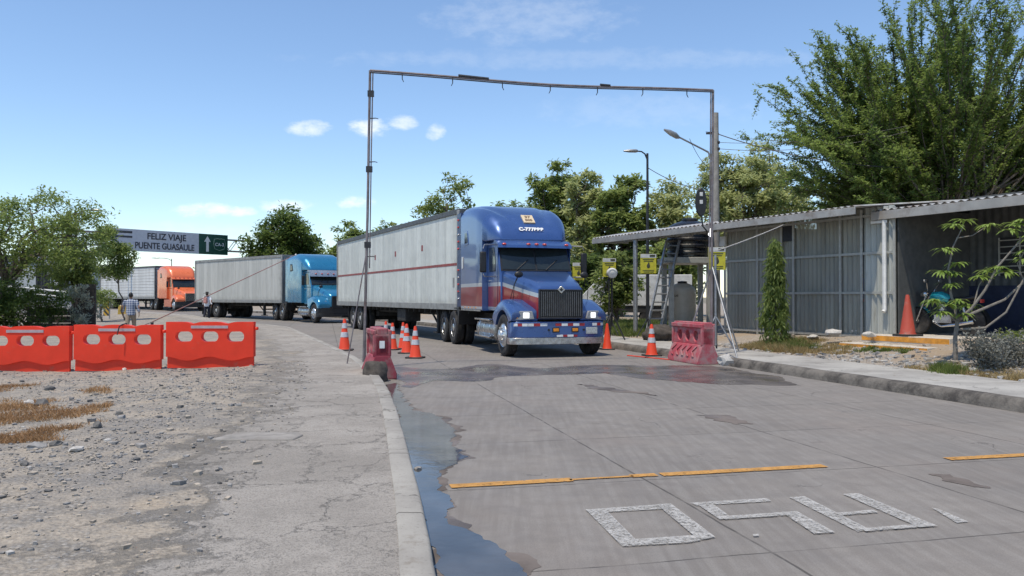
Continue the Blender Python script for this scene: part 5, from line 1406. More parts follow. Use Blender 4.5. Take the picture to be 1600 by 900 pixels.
bg(1590, 222, 95, 46, 'leaf_grey', 31, 'greyish hazy tree behind the big feathery tree at the right edge', n=50, leaf=.24, per=190, crown_y=400, rel=.24)
bg(1478, 272, 80, 50, 'leaf_olive', 32, 'low olive tree behind the porch roof', n=30, leaf=.24, per=220, crown_y=400)
bg(905, 395, 40, 41, 'leaf_deep', 34, 'shady bushy tree behind the blue bonnet', n=20, leaf=.22, per=230, crown_y=478)
bg(962, 388, 36, 32.5, 'leaf_olive', 35, 'bushy sapling between the floodlight and the canopy post', n=18, leaf=.18, per=170, crown_y=500, rel=.36, z=.1)
bg(1040, 375, 42, 40, 'leaf_olive', 36, 'tree filling the gap behind the ladder and tanks', n=22, leaf=.22, per=240, crown_y=470)
# left side
L_ = 'trees on the left of the road'
tree('spreading_tree', 'wide spreading tree at the left edge with bare forking limbs showing', (X(-10, 33), 33, 0), 5.75, 3.6, 2.3, 'leaf_neem', 41, 92, .75, 300, .17, .13, L_, (1.0, 0))
tree('willowy_tree', 'drooping tree in front of the truss end of the overhead sign', (X(116, 37), 37, 0), 5.3, .9, .9, 'leaf_neem', 42, 46, .5, 210, .16, .13, L_, (.1, 0), droop=.8)
tree('roadside_tree', 'small leaning tree whose crown overlaps the overhead sign', (X(196, 49), 49, 0), 5.95, 1.05, 2.5, 'leaf_neem', 43, 30, .62, 330, .19, .055, L_, (-.85, 0), droop=.5)
tree('scrub_tree', 'ragged olive scrub beneath the truss end of the sign', (X(158, 47), 47, 0), 2.0, .8, .9, 'leaf_olive', 44, 14, .5, 170, .16, .07, L_, droop=.5)
tree('round_bush', 'dense dark bush beside the wooden fence at the left edge', (X(40, 32), 32, -.05), 2.05, 1.45, .25, 'leaf_deep', 45, 30, .55, 330, .14, .07, None, cat='bush')
tree('round_bush', 'bush cut off by the left photo edge below the spreading tree', (X(-25, 31), 31, -.05), 2.5, 1.2, .3, 'leaf_neem', 46, 22, .6, 300, .14, .07, None, cat='bush')
tree('silvery_shrub', 'thin silvery shrub standing right of the wooden fence', (X(124, 33.5), 33.5, -.05), 2.1, .42, .15, 'leaf_silver', 47, 18, .26, 90, .13, .03, None, cat='shrub', droop=-.6, bark='bark_pale')
tree('silvery_shrub', 'lower green grey shrub behind the bright red barriers', (X(138, 34.5), 34.5, -.05), 1.5, .4, .1, 'leaf_silver', 48, 12, .26, 80, .13, .03, None, cat='shrub', droop=-.4, bark='bark_pale')
tree('far_tree', 'distant low tree far beyond the left lamp post', (X(30, 120), 120, .2), 5.0, 7, 1, 'leaf_olive', 49, 30, 2, 160, .5, .3, None)
tree('far_tree', 'distant tree behind the orange tractor unit', (X(330, 125), 125, .2), 4.3, 6, 1, 'leaf_neem', 50, 26, 2, 160, .5, .3, None)

# big feathery tree
def feathery():
    rng = np.random.default_rng(5); D = 26.5; base = np.array([X(1490, D), D, .4])
    t = thing('feathery_tree', 'huge feathery tree with spiky upward branches towering over the shelter roof', 'tree', tuple(base))
    tm = MB(); leaves = []
    stems = []
    for i in range(6):
        a = 2 * PI * i / 6 + rng.uniform(-.3, .3); e = np.array([math.cos(a) * 1.1, math.sin(a) * 1.0, 3.6 + rng.uniform(-.3, .6)])
        limb(tm, (math.cos(a) * .15, math.sin(a) * .15, -.4), e, .17, .12, rng, 5, .06, 7); stems.append(e)
    def sprig(p, d, L, r):
        """a twig dressed with paired leaflets"""
        d = d / np.linalg.norm(d); n = max(4, int(L / .3)); pts = [p]; dd = d.copy()
        for i in range(n):
            dd = dd + rng.normal(size=3) * .05 - np.array([0, 0, .012]); dd /= np.linalg.norm(dd); p = p + dd * L / n; pts.append(p)
        tm.tube(pts, [r + (.005 - r) * i / n for i in range(n + 1)], 4)
        return pts, dd
    def dress(pts, dens=46, wid=.15, start=0):
        P_ = np.array(pts); k_ = int(dens * sum(np.linalg.norm(P_[i + 1] - P_[i]) for i in range(len(P_) - 1)))
        if k_ < 2: return
        f = rng.uniform(start, 1, k_) * (len(P_) - 1); i0 = np.minimum(f.astype(int), len(P_) - 2); c = P_[i0] + (P_[i0 + 1] - P_[i0]) * (f - i0)[:, None]
        off = rng.normal(size=(k_, 3)); off /= np.linalg.norm(off, axis=1, keepdims=True); leaves.append(c + off * (rng.random((k_, 1)) ** .6) * wid)
    arms = []
    hull = [(1215, 130), (1262, 84), (1298, 46), (1345, 62), (1392, 30), (1400, -10), (1500, -60), (1640, -90), (1760, -20), (1840, 110), (1830, 260), (1790, 330), (1330, 322), (1262, 292), (1236, 240), (1228, 185)]
    for i in range(330):
        h0 = rng.integers(0, len(hull)); f = rng.random(); q0, q1 = hull[h0], hull[(h0 + 1) % len(hull)]
        t_ = rng.uniform(.55, 1.0) if i % 6 else 1.02; px = 1490 + (q0[0] + (q1[0] - q0[0]) * f - 1490) * t_; py = 318 + (q0[1] + (q1[1] - q0[1]) * f - 318) * t_
        dep = rng.normal() * 2.2 * (1.05 - .55 * t_ ** 3)
        tg = np.array(P(px, py, D)) - base; tg[1] = dep
        s = min(stems, key=lambda e: np.linalg.norm(e[:2] - .3 * tg[:2])) * rng.uniform(.75, 1.02)
        d = tg - s; L = float(np.linalg.norm(d)) * 1.0
        if L < .8: continue
        pts, dd = sprig(s + rng.normal(size=3) * .15, d / L + np.array([0, 0, .05]), L, .045); dress(pts, 60, .08, .3)
        for j in range(int(L * 3.0)):
            f = rng.uniform(.22, .98); i0 = int(f * (len(pts) - 1)); q = pts[i0]
            e = (pts[min(i0 + 1, len(pts) - 1)] - pts[max(i0 - 1, 0)]); e /= np.linalg.norm(e)
            e = e + rng.normal(size=3) * .5 + np.array([0, 0, .05]); l2 = rng.uniform(.4, 1.3) * (1.2 - .6 * f)
            p2, _ = sprig(q, e, l2, .014); dress(p2, 84, .075, .03)
    P_ = np.concatenate(leaves)
    tm.build('trunk', M['bark'], t, sharp=60, merge=False, fixn=False)
    np_quads('crown', leaf_quads(P_, .115, rng, .42, .0, .8), M['leaf_fern'], t)
feathery()

# columnar tree, sapling, grey shrub in the yard
yz = right_ground
x, y = X(1211, 20.2), 20.2
def column_tree():
    rng = np.random.default_rng(9); z = yz(x, y); H = 2.5
    t = thing('columnar_tree', 'narrow drooping columnar tree in front of the clouded wall sheets', 'tree', (x, y, z)); tm = MB()
    limb(tm, (0, 0, -.1), (.02, 0, H - .1), .04, .01, rng, 8, .01, 6); pts = []
    for i in range(250):
        f = rng.random() ** .9; r = .05 + .30 * (1 - f) ** .75; a = rng.uniform(0, 2 * PI); p = np.array([math.cos(a) * r * rng.uniform(.5, 1.1), math.sin(a) * r * rng.uniform(.5, 1.1), .12 + f * (H - .1)])
        pts.append(p + rng.normal(size=(16, 3)) * (.045, .045, .09))
        if i % 6 == 0: limb(tm, (0, 0, p[2] * .95), p, .012, .005, rng, 3, .05, 4)
    tm.build('trunk', M['bark'], t, merge=False, fixn=False)
    np_quads('crown', leaf_quads(np.concatenate(pts), .17, rng, .22, 1.6, .1), M['leaf_neem'], t)
column_tree()
def sapling():
    rng = np.random.default_rng(4); D = 14.7; b0 = Vector((X(1493, D), D, 0)); b0.z = yz(b0.x, b0.y) - .03
    t = thing('sapling', 'bare limbed sapling with drooping palm like leaf clusters in front of the porch', 'tree', b0); tm = MB(); lv = []
    def q(px, py, dy=0): return np.array(P(px, py, D + dy) - b0)
    def path(pts, r0, r1): tm.tube(pts, [r0 + (r1 - r0) * i / (len(pts) - 1) for i in range(len(pts))], 7)
    fork = q(1496, 500); path([np.array((0, 0, -.1)), q(1492, 530), fork], .045, .035)
    path([fork, q(1486, 460, .1), q(1482, 420, .15), q(1490, 385, .2), q(1506, 352, .25)], .026, .010)
    path([fork, q(1518, 482, -.1), q(1540, 452, -.15), q(1558, 418, -.2), q(1600, 370, -.3), q(1640, 335, -.4)], .03, .012)
    path([fork, q(1530, 485, -.2), q(1570, 468, -.25), q(1600, 440, -.3), q(1650, 385, -.4)], .03, .013)
    path([q(1498, 515), q(1540, 512, -.25), q(1572, 488, -.35), q(1602, 432, -.4), q(1640, 360, -.45)], .026, .012)
    path([q(1521, 478, -.1), q(1530, 445, 0), q(1542, 428, .05)], .014, .008)
    path([q(1495, 372, .22), q(1520, 368, .25), q(1545, 352, .3)], .012, .007)
    path([q(1496, 505), q(1480, 488, -.1), q(1465, 470, -.15)], .014, .007)
    path([q(1600, 395, -.3), q(1590, 412, -.3), q(1600, 440, -.35)], .010, .006)
    clusters = [(1508, 345, .25), (1492, 352, .2), (1478, 390, .15), (1496, 412, .2), (1545, 352, .3), (1472, 425, .1), (1492, 428, .2), (1485, 445, .1), (1545, 424, .05), (1562, 418, -.2), (1460, 470, -.15), (1480, 478, -.05),
                (1495, 470, .05), (1512, 478, .1), (1470, 488, -.1), (1505, 492, 0), (1530, 432, 0), (1572, 425, -.2), (1588, 350, -.2), (1600, 345, -.3), (1605, 392, -.3), (1612, 372, -.35), (1580, 360, -.2), (1600, 405, -.3)]
    for (px, py, dy) in clusters:
        c = q(px, py, dy)
        for j in range(24):
            a = rng.uniform(0, 2 * PI); L = rng.uniform(.16, .32); d = np.array([math.cos(a), math.sin(a), rng.uniform(-.1, .45)]); side = np.array([-math.sin(a), math.cos(a), 0])
            p0 = c; w_ = .026
            for s in range(3):   # arching leaf of three segments
                p1 = p0 + d * L / 3; d = d + np.array([0, 0, -.45]); d /= np.linalg.norm(d); wa = (.3, 1, .85, .1)[s] * w_; wb = (.3, 1, .85, .1)[s + 1] * w_
                lv.append([p0 - side * wa, p0 + side * wa, p1 + side * wb, p1 - side * wb]); p0 = p1
    tm.build('trunk', M['bark_pale'], t, merge=False, fixn=False)
    np_quads('crown', np.array(lv), M['leaf_bright'], t)
sapling()
def yard_shrub(px0, px1, py_top, D, mat, seed, label, n, leaf=.06, name='grey_shrub', per=260, droop=-.5):
    rng = np.random.default_rng(seed); xa, xb = X(px0, D), X(px1, D); xc = (xa + xb) / 2; z = yz(xc, D); H = CAM_H + (464 - py_top) / F * D - z
    t = thing(name, label, 'shrub', (xc, D, z)); tm = MB(); pts = []
    for i in range(n):
        p = np.array([rng.uniform(-.5, .5) * (xb - xa), rng.normal() * .28, H * rng.uniform(.35, .95) * (1 - .3 * rng.random())]); limb(tm, (p[0] * .5, p[1] * .5, -.05), p, .012, .004, rng, 4, .1, 4)
        f = rng.random((per, 1)); pts.append(np.array([p[0] * .5, p[1] * .5, 0]) + (p - np.array([p[0] * .5, p[1] * .5, 0])) * (.25 + .75 * f) + rng.normal(size=(per, 3)) * .075)
    tm.build('stems', M['bark_pale'], t, merge=False, fixn=False)
    np_quads('foliage', leaf_quads(np.concatenate(pts), leaf, rng, .4, droop, .2), M[mat], t)
yard_shrub(1500, 1640, 512, 13.7, 'leaf_grey', 61, 'silvery grey low shrub beneath the sapling', 34)
yard_shrub(1560, 1680, 535, 16.2, 'leaf_olive', 62, 'greenish low shrub against the porch behind the silvery shrub', 20, .08)

# ------------------------------------------------------------------ grass
def grass(name, label, pts_fn, n, h, mat, seed, w_=.008, spread=.35):
    rng = np.random.default_rng(seed); V = []
    while len(V) < n:
        r = pts_fn(rng)
        if r is None: continue
        x_, y_, z_, s = r; a = rng.uniform(0, 2 * PI); hh = h * rng.uniform(.4, 1.2) * s; l = rng.normal(size=2) * spread * hh; ww = w_ * rng.uniform(.7, 1.5)
        c, s_ = math.cos(a) * ww, math.sin(a) * ww; V.append([(x_ - c, y_ - s_, z_), (x_ + c, y_ + s_, z_), (x_ + l[0], y_ + l[1], z_ + hh)])
    o = np_quads(name, np.array(V), M[mat]); o['kind'] = 'stuff'; tag(o, label, 'grass'); return o
def tufts(polys, ground, seed, ntuft, rad):
    rng0 = np.random.default_rng(seed); T = []
    for _ in range(ntuft):
        (x0, x1, y0, y1) = polys[rng0.integers(0, len(polys))]; T.append((rng0.uniform(x0, x1), rng0.uniform(y0, y1), rad * rng0.uniform(.4, 1.4)))
    def fn(rng):
        x_, y_, r = T[rng.integers(0, len(T))]; d = rng.normal(size=2) * r * .5; px, py = x_ + d[0], y_ + d[1]
        return px, py, ground(px, py) - .01, max(.3, 1 - .35 * np.linalg.norm(d) / r)
    return fn
gl = left_ground
def dry_patch(rng):
    y_ = rng.uniform(7.6, 13.2); px = rng.uniform(-60, 175); x_ = X(px, y_)
    k_ = fbm(x_, y_, .9) + .25 - .0035 * max(0, px - 60) - .25 * abs((y_ - 10.2) / 2.6) ** 2
    if k_ < rng.uniform(.0, .55): return None
    return x_, y_, gl(x_, y_) - .005, 1
grass('dry_grass', 'rusty brown dry grass on the dirt before the bright red barriers', dry_patch, 9000, .06, 'grass_dry', 71, .006, .9)
def yard_g(rng):
    px = rng.uniform(1150, 1330); D = rng.uniform(17.2, 20.6); x_ = X(px, D)
    d = x_ - xr(D)
    if d < 2.15 or d > 4.1: return None
    k_ = fbm(x_, D, 1.1) + .35 - .5 * abs((px - 1235) / 95) ** 2
    if k_ < rng.uniform(-.1, .35): return None
    return x_, D, yz(x_, D) - .01, .6 + .7 * max(0, 1 - abs(px - 1222) / 50)
grass('yard_grass', 'straw and green grass around the foot of the columnar tree', yard_g, 9000, .16, 'grass_straw', 72, .007, .5)
grass('yard_grass', 'fresh green grass tufts around the columnar trunk', tufts([(X(1195, 20), X(1240, 20), 18.6, 20.2)], yz, 74, 26, .28), 4500, .20, 'grass_green', 75, .007, .45)
grass('verge_grass', 'green grass verge behind the canopy post', lambda rng: (lambda x_, y_: None if x_ - xr(y_) < 2.1 else (x_, y_, yz(x_, y_) - .01, 1))(rng.uniform(1.8, 6.2), rng.uniform(25.5, 36)), 14000, .2, 'grass_green', 76, .012, .4)
grass('dry_verge', 'dry straw fringe along the pavement below the sapling', lambda rng: (lambda d, y_: (xr(y_) + d, y_, zyard(d, y_) - .01, .5 + .6 * max(0, fbm(d, y_, 1.5) + .3)))(2.0 + abs(rng.normal()) * .35, rng.uniform(11.0, 14.6)), 7000, .13, 'grass_straw', 77, .006, .5)
grass('green_tuft', 'small green tuft at the foot of the sapling', tufts([(X(1470, 13.6), X(1495, 13.6), 13.3, 13.9)], yz, 78, 6, .2), 1500, .22, 'grass_green', 79, .007, .35)
grass('step_weeds', 'low green weeds along the front porch step', tufts([(BF(11.2, -.5).x, BF(13.2, -.5).x, BF(13.2, -.55).y, BF(11.2, -.5).y)], yz, 80, 14, .16), 1500, .1, 'grass_green', 81, .012, .8)

# ------------------------------------------------------------------ gravel, rubble and single stones
def gravel(name, label, n, pos, seed, mats, size):
    rng = np.random.default_rng(seed); V = []; Fc = []
    base = np.array([(x_, y_, z_) for x_ in (-1, 1) for y_ in (-1, 1) for z_ in (-1, 1)], float)
    faces = [(0, 1, 3, 2), (4, 6, 7, 5), (0, 4, 5, 1), (2, 3, 7, 6), (0, 2, 6, 4), (1, 5, 7, 3)]; mi = []
    while len(V) < n * 8:
        r = pos(rng)
        if r is None: continue
        x_, y_, z_, sc = r; s = sc * size * math.exp(min(1.1, rng.normal() * .5)); k_ = base * (1, rng.uniform(.6, 1), rng.uniform(.35, .7)) * rng.uniform(.55, 1.1, (8, 3)); a = rng.uniform(0, PI)
        c, s_ = math.cos(a), math.sin(a); k_ = np.stack([k_[:, 0] * c - k_[:, 1] * s_, k_[:, 0] * s_ + k_[:, 1] * c, k_[:, 2]], 1) * s
        b_ = len(V); V += [tuple(p) for p in k_ + (x_, y_, z_ + s * .2)]; Fc += [tuple(b_ + i for i in f) for f in faces]; m_ = int(rng.integers(0, len(mats))); mi += [m_] * 6
    me = bpy.data.meshes.new(name); me.from_pydata(V, [], Fc)
    for m in mats: me.materials.append(m)
    me.polygons.foreach_set('material_index', mi); me.update(); o = bpy.data.objects.new(name, me); C.objects.link(o); o['kind'] = 'stuff'; tag(o, label, 'stones'); return o
ST = [pm('stone_grey', (.27, .26, .25), .9, 0, .3, 20), pm('stone_dark', (.13, .125, .12), .9, 0, .3, 20), pm('stone_tan', (.38, .33, .27), .9, 0, .25, 20), pm('stone_pale', (.46, .44, .41), .9, 0, .2, 20)]
def pos_l(rng):
    y_ = 3.0 + 13.5 * rng.random() ** 1.5; d = 1.0 + abs(rng.normal()) * 3.6
    if d > 12: return None
    if d < 2.0 and rng.random() < .75: return None
    x_ = xl(y_) - .17 - d
    if fbm(x_, y_, .45) < rng.uniform(-.6, .4): return None
    return x_, y_, zl(d, y_), 1 if rng.random() < .9 else 2.2
gravel('gravel', 'loose grey gravel and rubble on the dirt lot', 15000, pos_l, 91, [ST[0], ST[2], ST[0], ST[1], ST[2]], .0065)
gravel('gravel', 'coarse broken stones scattered on the dirt lot', 260, lambda rng: (lambda r: None if r is None or r[1] > 14.5 else (r[0], r[1], r[2], 1))(pos_l(rng)), 92, [ST[0], ST[3], ST[2], ST[0]], .015)
def pos_r(rng):
    y_ = rng.uniform(12, 21.5); d = 2.0 + abs(rng.normal()) * 1.1
    return (xr(y_) + d, y_, zyard(d, y_), 1) if d < 4.6 else None
gravel('rubble', 'pale rubble along the yard edge behind the pavement', 1100, pos_r, 93, [ST[3], ST[2], ST[0]], .028)
def stone(px, py, r, m, seed, label, g=left_ground, zg=.05):
    p = G(px, py, zg); z = g(p.x, p.y); p = G(px, py, z); tag(lump('stone', (p.x, p.y, z + r[2] * .35), r, m, seed, .5, 2, smoothness=25), label, 'stone')
sc_ = .0125 / 1.25
stone(66, 633, (0.090, 0.072, 0.060), ST[1], 11, 'dark stone in the rusty dry grass')
stone(46, 632, (0.066, 0.060, 0.048), ST[3], 12, 'pale stone left beside the dark stone in the dry grass')
stone(78, 609, (0.078, 0.066, 0.048), ST[1], 13, 'small dark stone nearest the bright red barriers')
stone(154, 668, (0.051, 0.042, 0.048), ST[1], 14, 'dark squarish stone at the right end of the dry grass')
stone(268, 729, (0.033, 0.030, 0.030), ST[1], 15, 'lone dark stone in the middle of the dirt')
stone(121, 703, (0.084, 0.060, 0.030), ST[3], 16, 'flat pale broken slab fragment on the dirt')
stone(60, 699, (0.090, 0.060, 0.036), ST[0], 17, 'grey slab fragment left of the flat pale fragment')
stone(195, 578, (0.048, 0.042, 0.036), ST[3], 18, 'white stone against the foot of the middle bright red barrier')
stone(88, 696, (0.054, 0.042, 0.036), ST[1], 19, 'dark fragment between the two slab fragments')
stone(40, 725, (0.054, 0.036, 0.024), ST[1], 20, 'small dark stone low at the left')
stone(653, 733, (0.033, 0.030, 0.021), ST[0], 21, 'grey stone lying in the gutter water', lambda x_, y_: 0.0, 0)
for px, py, r, sd, lab in ((1300, 522, (.2, .15, .09), 31, 'pale boulder at the wall foot right of the columnar tree'), (1340, 520, (.17, .13, .08), 32, 'second pale boulder at the wall foot near the porch'), (1358, 524, (.13, .11, .07), 33, 'pale boulder nearest the porch step'), (1270, 527, (.2, .14, .05), 34, 'low flat boulder behind the columnar tree')):
    stone(px, py, r, ST[3], sd, lab, right_ground, .4)
stone(1134, 566, (.13, .12, .11), ST[3], 35, 'white stone on the kerb beside the faded pink barrier', lambda x_, y_: .16, .16)
stone(1580, 570, (.1, .09, .09), ST[0], 36, 'grey stone beside the silvery shrub', right_ground, .25)
# cracked raised slab on the lot
p = G(395, 690, .11)
mb = MB().prism([(-.40, -.15), (-.22, -.19), (.06, -.175), (.37, -.17), (.40, .08), (.31, .2), (-.06, .22), (-.28, .17)], -.05, .022, 'Z')
tag(mb.build('broken_slab', pm('worn_slab_concrete', (.28, .262, .24), .95, 0, .3, 6, bump=.6, bscale=70, dirt=(.17, .155, .14), dirt_amt=.6), loc=(p.x, p.y + .2, gl(p.x, p.y + .2) - .008), bevel=.012), 'raised broken concrete slab at the edge of the paving', 'slab')
# ------------------------------------------------------------------ overhead road sign
A0, B0 = Vector((-36.9, 76, .25)), Vector((-30.1, 84.2, .25)); ctr = (A0 + B0) / 2; SL = (B0 - A0).length; ang = math.atan2(B0.y - A0.y, B0.x - A0.x)
t = thing('overhead_sign', 'overhead road sign gantry reading FELIZ VIAJE PUENTE GUASAULE above the queue', 'road sign', ctr, ang)
hb, ht = 5.62, 7.72
M['sign_white'] = pm('sign_pale_sheet', (.50, .51, .55), .45, 0, .08, 3)
M['sign_green'] = pm('sign_green_sheet', (.008, .06, .04), .45, 0, .2, 5)
M['sign_ink'] = pm('sign_black_lettering', (.04, .04, .05), .5, 0, .1, 6)
M['sign_light'] = pm('sign_white_marking', (.62, .64, .64), .45, 0, .1, 6)
M['sign_outline'] = pm('faded_green_marking', (.12, .2, .18), .5, 0, .2, 9)
gx = SL * .19
hx = SL / 2
MB().box(-hx - 1.3, hx - 3.25, -.06, .06, hb, ht).build('white_panel', M['sign_white'], t)
gp = MB().box(hx - 3.245, hx, -.06, .06, hb, ht).build('green_panel', M['sign_green'], t)
zc = (hb + ht) / 2; cx_ = -.95 - .35
text_mesh('sign_lettering', 'FELIZ VIAJE', .86, M['sign_ink'], t, (cx_, -.075, zc + .44), ext=.01, sx=.95, offset=.018)
text_mesh('sign_lettering', 'PUENTE GUASAULE', .86, M['sign_ink'], t, (cx_ - .15, -.075, zc - .50), ext=.01, sx=.80, offset=.018)
MB().box(-hx - 1.28, -hx + .6, -.075, -.062, ht - .42, ht - .2).build('dark_edge_mark', M['sign_ink'], t)
MB().box(-hx - 1.28, -hx + .6, -.075, -.062, ht - .85, ht - .66).build('dark_edge_mark', M['sign_ink'], t)
ax_ = hx - 2.3
MB().prism([(ax_ - .14, zc - .78), (ax_ + .14, zc - .78), (ax_ + .14, zc + .25), (ax_ + .36, zc + .25), (ax_, zc + .82), (ax_ - .36, zc + .25), (ax_ - .14, zc + .25)], -.075, -.061, 'Y').build('up_arrow', M['sign_light'], gp)
shx = hx - .95; sh = [(-.58, .55), (-.25, .62), (0, .58), (.25, .62), (.58, .55), (.66, .1), (.55, -.42), (.22, -.55), (0, -.62), (-.22, -.55), (-.55, -.42), (-.66, .1)]
MB().tube([(shx + a, -.066, zc + b_) for a, b_ in sh + sh[:2]], .035, 6, cap=False).build('route_shield', M['sign_outline'], gp)
text_mesh('route_number', 'CA-3', .46, M['sign_light'], gp, (shx, -.075, zc), ext=.01, offset=.008)
mb = MB(); X0, X1 = -hx - 5.0, hx + 3.2
for z in (hb + .45, ht - .45):
    for y in (.15, .75): mb.tube([(X0, y, z), (X1, y, z)], .075, 8)
n = 20
for i in range(n):
    a, b_ = X0 + (X1 - X0) * i / n, X0 + (X1 - X0) * (i + 1) / n; za, zb_ = (hb + .45, ht - .45) if i % 2 else (ht - .45, hb + .45)
    mb.tube([(a, .15, za), (b_, .15, zb_)], .035, 6); mb.tube([(a, .75, za), (b_, .75, zb_)], .035, 6)
mb.build('truss', M['galv'], t, merge=False)
for x_ in (X0, X1): MB().tube([(x_, .45, -.2), (x_, .45, ht + 1.2 if x_ == X0 else ht - .3)], .16, 12).build('post', M['dark_steel'], t)

# ------------------------------------------------------------------ left background
def lthing(name, label, cat, px, D, z=0.0, rz=0): return thing(name, label, cat, (X(px, D), D, z), rz)
t = lthing('wooden_fence', 'dark wooden board fence behind the leftmost bright red barrier', 'fence', 78, 34.2, -.05)
mb = MB()
for i in range(3): mb.box(-.92, .92, -.02, .02, .08 + i * .31, .37 + i * .31)
mb.build('boards', M['wood_dark'], t, bevel=.01)
for x_ in (-.95, .0, .95): MB().box(x_ - .06, x_ + .06, .022, .12, -.2, 1.12).build('post', M['wood_dark'], t, bevel=.01)
MB().box(1.02, 1.9, .1, .18, 0, 2.05).build('tall_panel', M['wood_dark'], t, bevel=.01)
t = lthing('hazard_post', 'yellow and black striped hazard board on a frame by the far lot', 'hazard board', 166, 52, -.0)
def stripe_mat():
    k = NT('hazard_stripes'); x_, y_, z_ = k.xyz(); f = k.math('FRACT', k.math('MULTIPLY', k.math('ADD', x_, k.math('MULTIPLY', z_, .9)), 3.2))
    k.put('Base Color', k.mix(k.math('GREATER_THAN', f, .5), (.03, .03, .03), (.5, .3, .03))); k.put('Roughness', .6); return k.m
MB().box(-.17, .17, -.02, .02, .22, 1.22).build('striped_board', stripe_mat(), t)
for x_ in (-.45, .2): MB().tube([(x_, .05, -.05), (x_, .05, 1.25)], .035, 8).build('post', M['galv'], t)
MB().tube([(-.45, .05, .55), (.2, .05, .55)], .025, 6).build('crossbar', M['galv'], t)
t = lthing('yellow_block', 'weathered yellow concrete block below the silver trailer', 'block', 194, 60, .05, .4)
MB().prism([(-.42, 0), (.42, 0), (.36, .75), (-.36, .75)], -.4, .4, 'Y').build('block_body', M['yellow'], t, bevel=.03)
MB().tube([(-.15, 0, .75), (-.15, 0, .95), (.15, 0, .95), (.15, 0, .75)], .03, 8).build('lifting_loop', M['dark_steel'], t)
# raised boom
a, b_ = P(238, 503, 40), P(462, 398, 41.5); root = thing('barrier_boom', 'thin red and grey pole slanting up across the grey trailer', 'barrier pole', a)
d = b_ - a
MB().tube([(0, 0, 0), d * .5, d], [.026, .022, .018], 8).build('pole', pm('worn_red_pole', (.27, .13, .12), .5, 0, .3, 3), root)
MB().ball(d, .05, 10, 8).build('pole_tip', M['white'], root)
MB().tube([(-1.7, -.2, -.55), (-.6, -.1, -.25), (0, 0, 0)], .024, 8).build('counter_pole', M['pipe'], root)
MB().box(-.06, .06, -.06, .06, a.z * -1 - .1, -.01).build('pivot_post', M['dark_steel'], root, bevel=.02)
# warehouse, rail, floodlight mast far left
t = lthing('warehouse', 'pale grey warehouse with low pitched roof far behind the left trees', 'building', 40, 112, .2)
MB().prism([(-7, 0), (4, 0), (4, 5.6), (-1.5, 7.0), (-7, 5.6)], 0, 14, 'Y').build('walls', pm('pale_blue_grey_wall', (.36, .39, .40), .7, 0, .12, .6), t)
MB().prism([(-7.3, 5.5), (-1.5, 7.0), (4.3, 5.5), (4.3, 5.75), (-1.5, 7.25), (-7.3, 5.75)], -.3, 14.3, 'Y').build('roof', pm('grey_metal_roof', (.2, .2, .22), .5, .3, .15, 1), t)
MB().box(-5.5, -1.5, -.06, -.005, 0, 3.8).build('dark_doorway', M['dark_steel'], t)
t = lthing('stacked_container', 'dark open sided storage rack right of the far warehouse', 'rack', 79, 100, .2)
for x_ in (-1.4, -.5, .5, 1.4): MB().box(x_ - .12, x_ + .12, -.6, .6, 0, 5.0).build('upright', M['dark_steel'], t)
for z in (1.2, 2.5, 3.8, 5.003): MB().box(-1.7, 1.7, -.66, .66, z, z + .22).build('shelf', M['chassis'], t)
for i, (x_, z) in enumerate(((-.0, 1.425), (.9, 2.725), (.0, 4.025), (-.9, 1.425))): MB().box(x_ - .35, x_ + .35, -.5, .5, z, z + .8).build('stored_box', M['offwhite'] if i % 2 else M['rail_grey'], t, bevel=.04)
t = lthing('guard_rail', 'white guard rail in front of the far warehouse', 'guard rail', 56, 62, .12)
for z in (1.55, 1.95): MB().tube([(-2.6, 0, z + .25), (2.6, 0, z - .25)], .06, 8).build('rail', M['white'], t)
for x_ in (-2.2, -.7, .7, 2.2): MB().tube([(x_, .02, -.2), (x_, .02, 2.0 - x_ * .1)], .05, 8).build('post', M['offwhite'], t)
MB().box(-2.7, 2.7, .12, .35, -.2, 1.35).build('low_wall', M['conc'], t)
t = lthing('mast', 'plain dark mast beside the far storage rack', 'mast', 66, 90, .2)
MB().tube([(0, 0, 0), (0, 0, 6.0), (0, 0, 9)], [.16, .13, .09], 10).build('pole', M['dark_steel'], t)
MB().box(-.5, .5, -.06, .06, 8.7, 8.8).build('crossarm', M['dark_steel'], t)
t = thing('far_trailer', 'another pale trailer roof showing behind the orange cab', 'trailer', (X(330, 88), 91, .28), R(52))
MB().box(-1.3, 1.3, -6, 6, 1.1, 4.05).build('trailer_box', M['trl2'], t, bevel=.03); MB().box(-1.2, 1.2, -5.6, 5.6, .85, 1.098).build('frame', M['chassis'], t)
for y_ in (-4.4, -3.1):
    for s in (-1, 1): MB().lathe([(.2, -.14), (.45, -.14), (.5, -.1), (.5, .1), (.45, .14), (.2, .14)], 20, 'X', (s * 1.05, y_, .5)).build('wheel', M['tyre'], t)

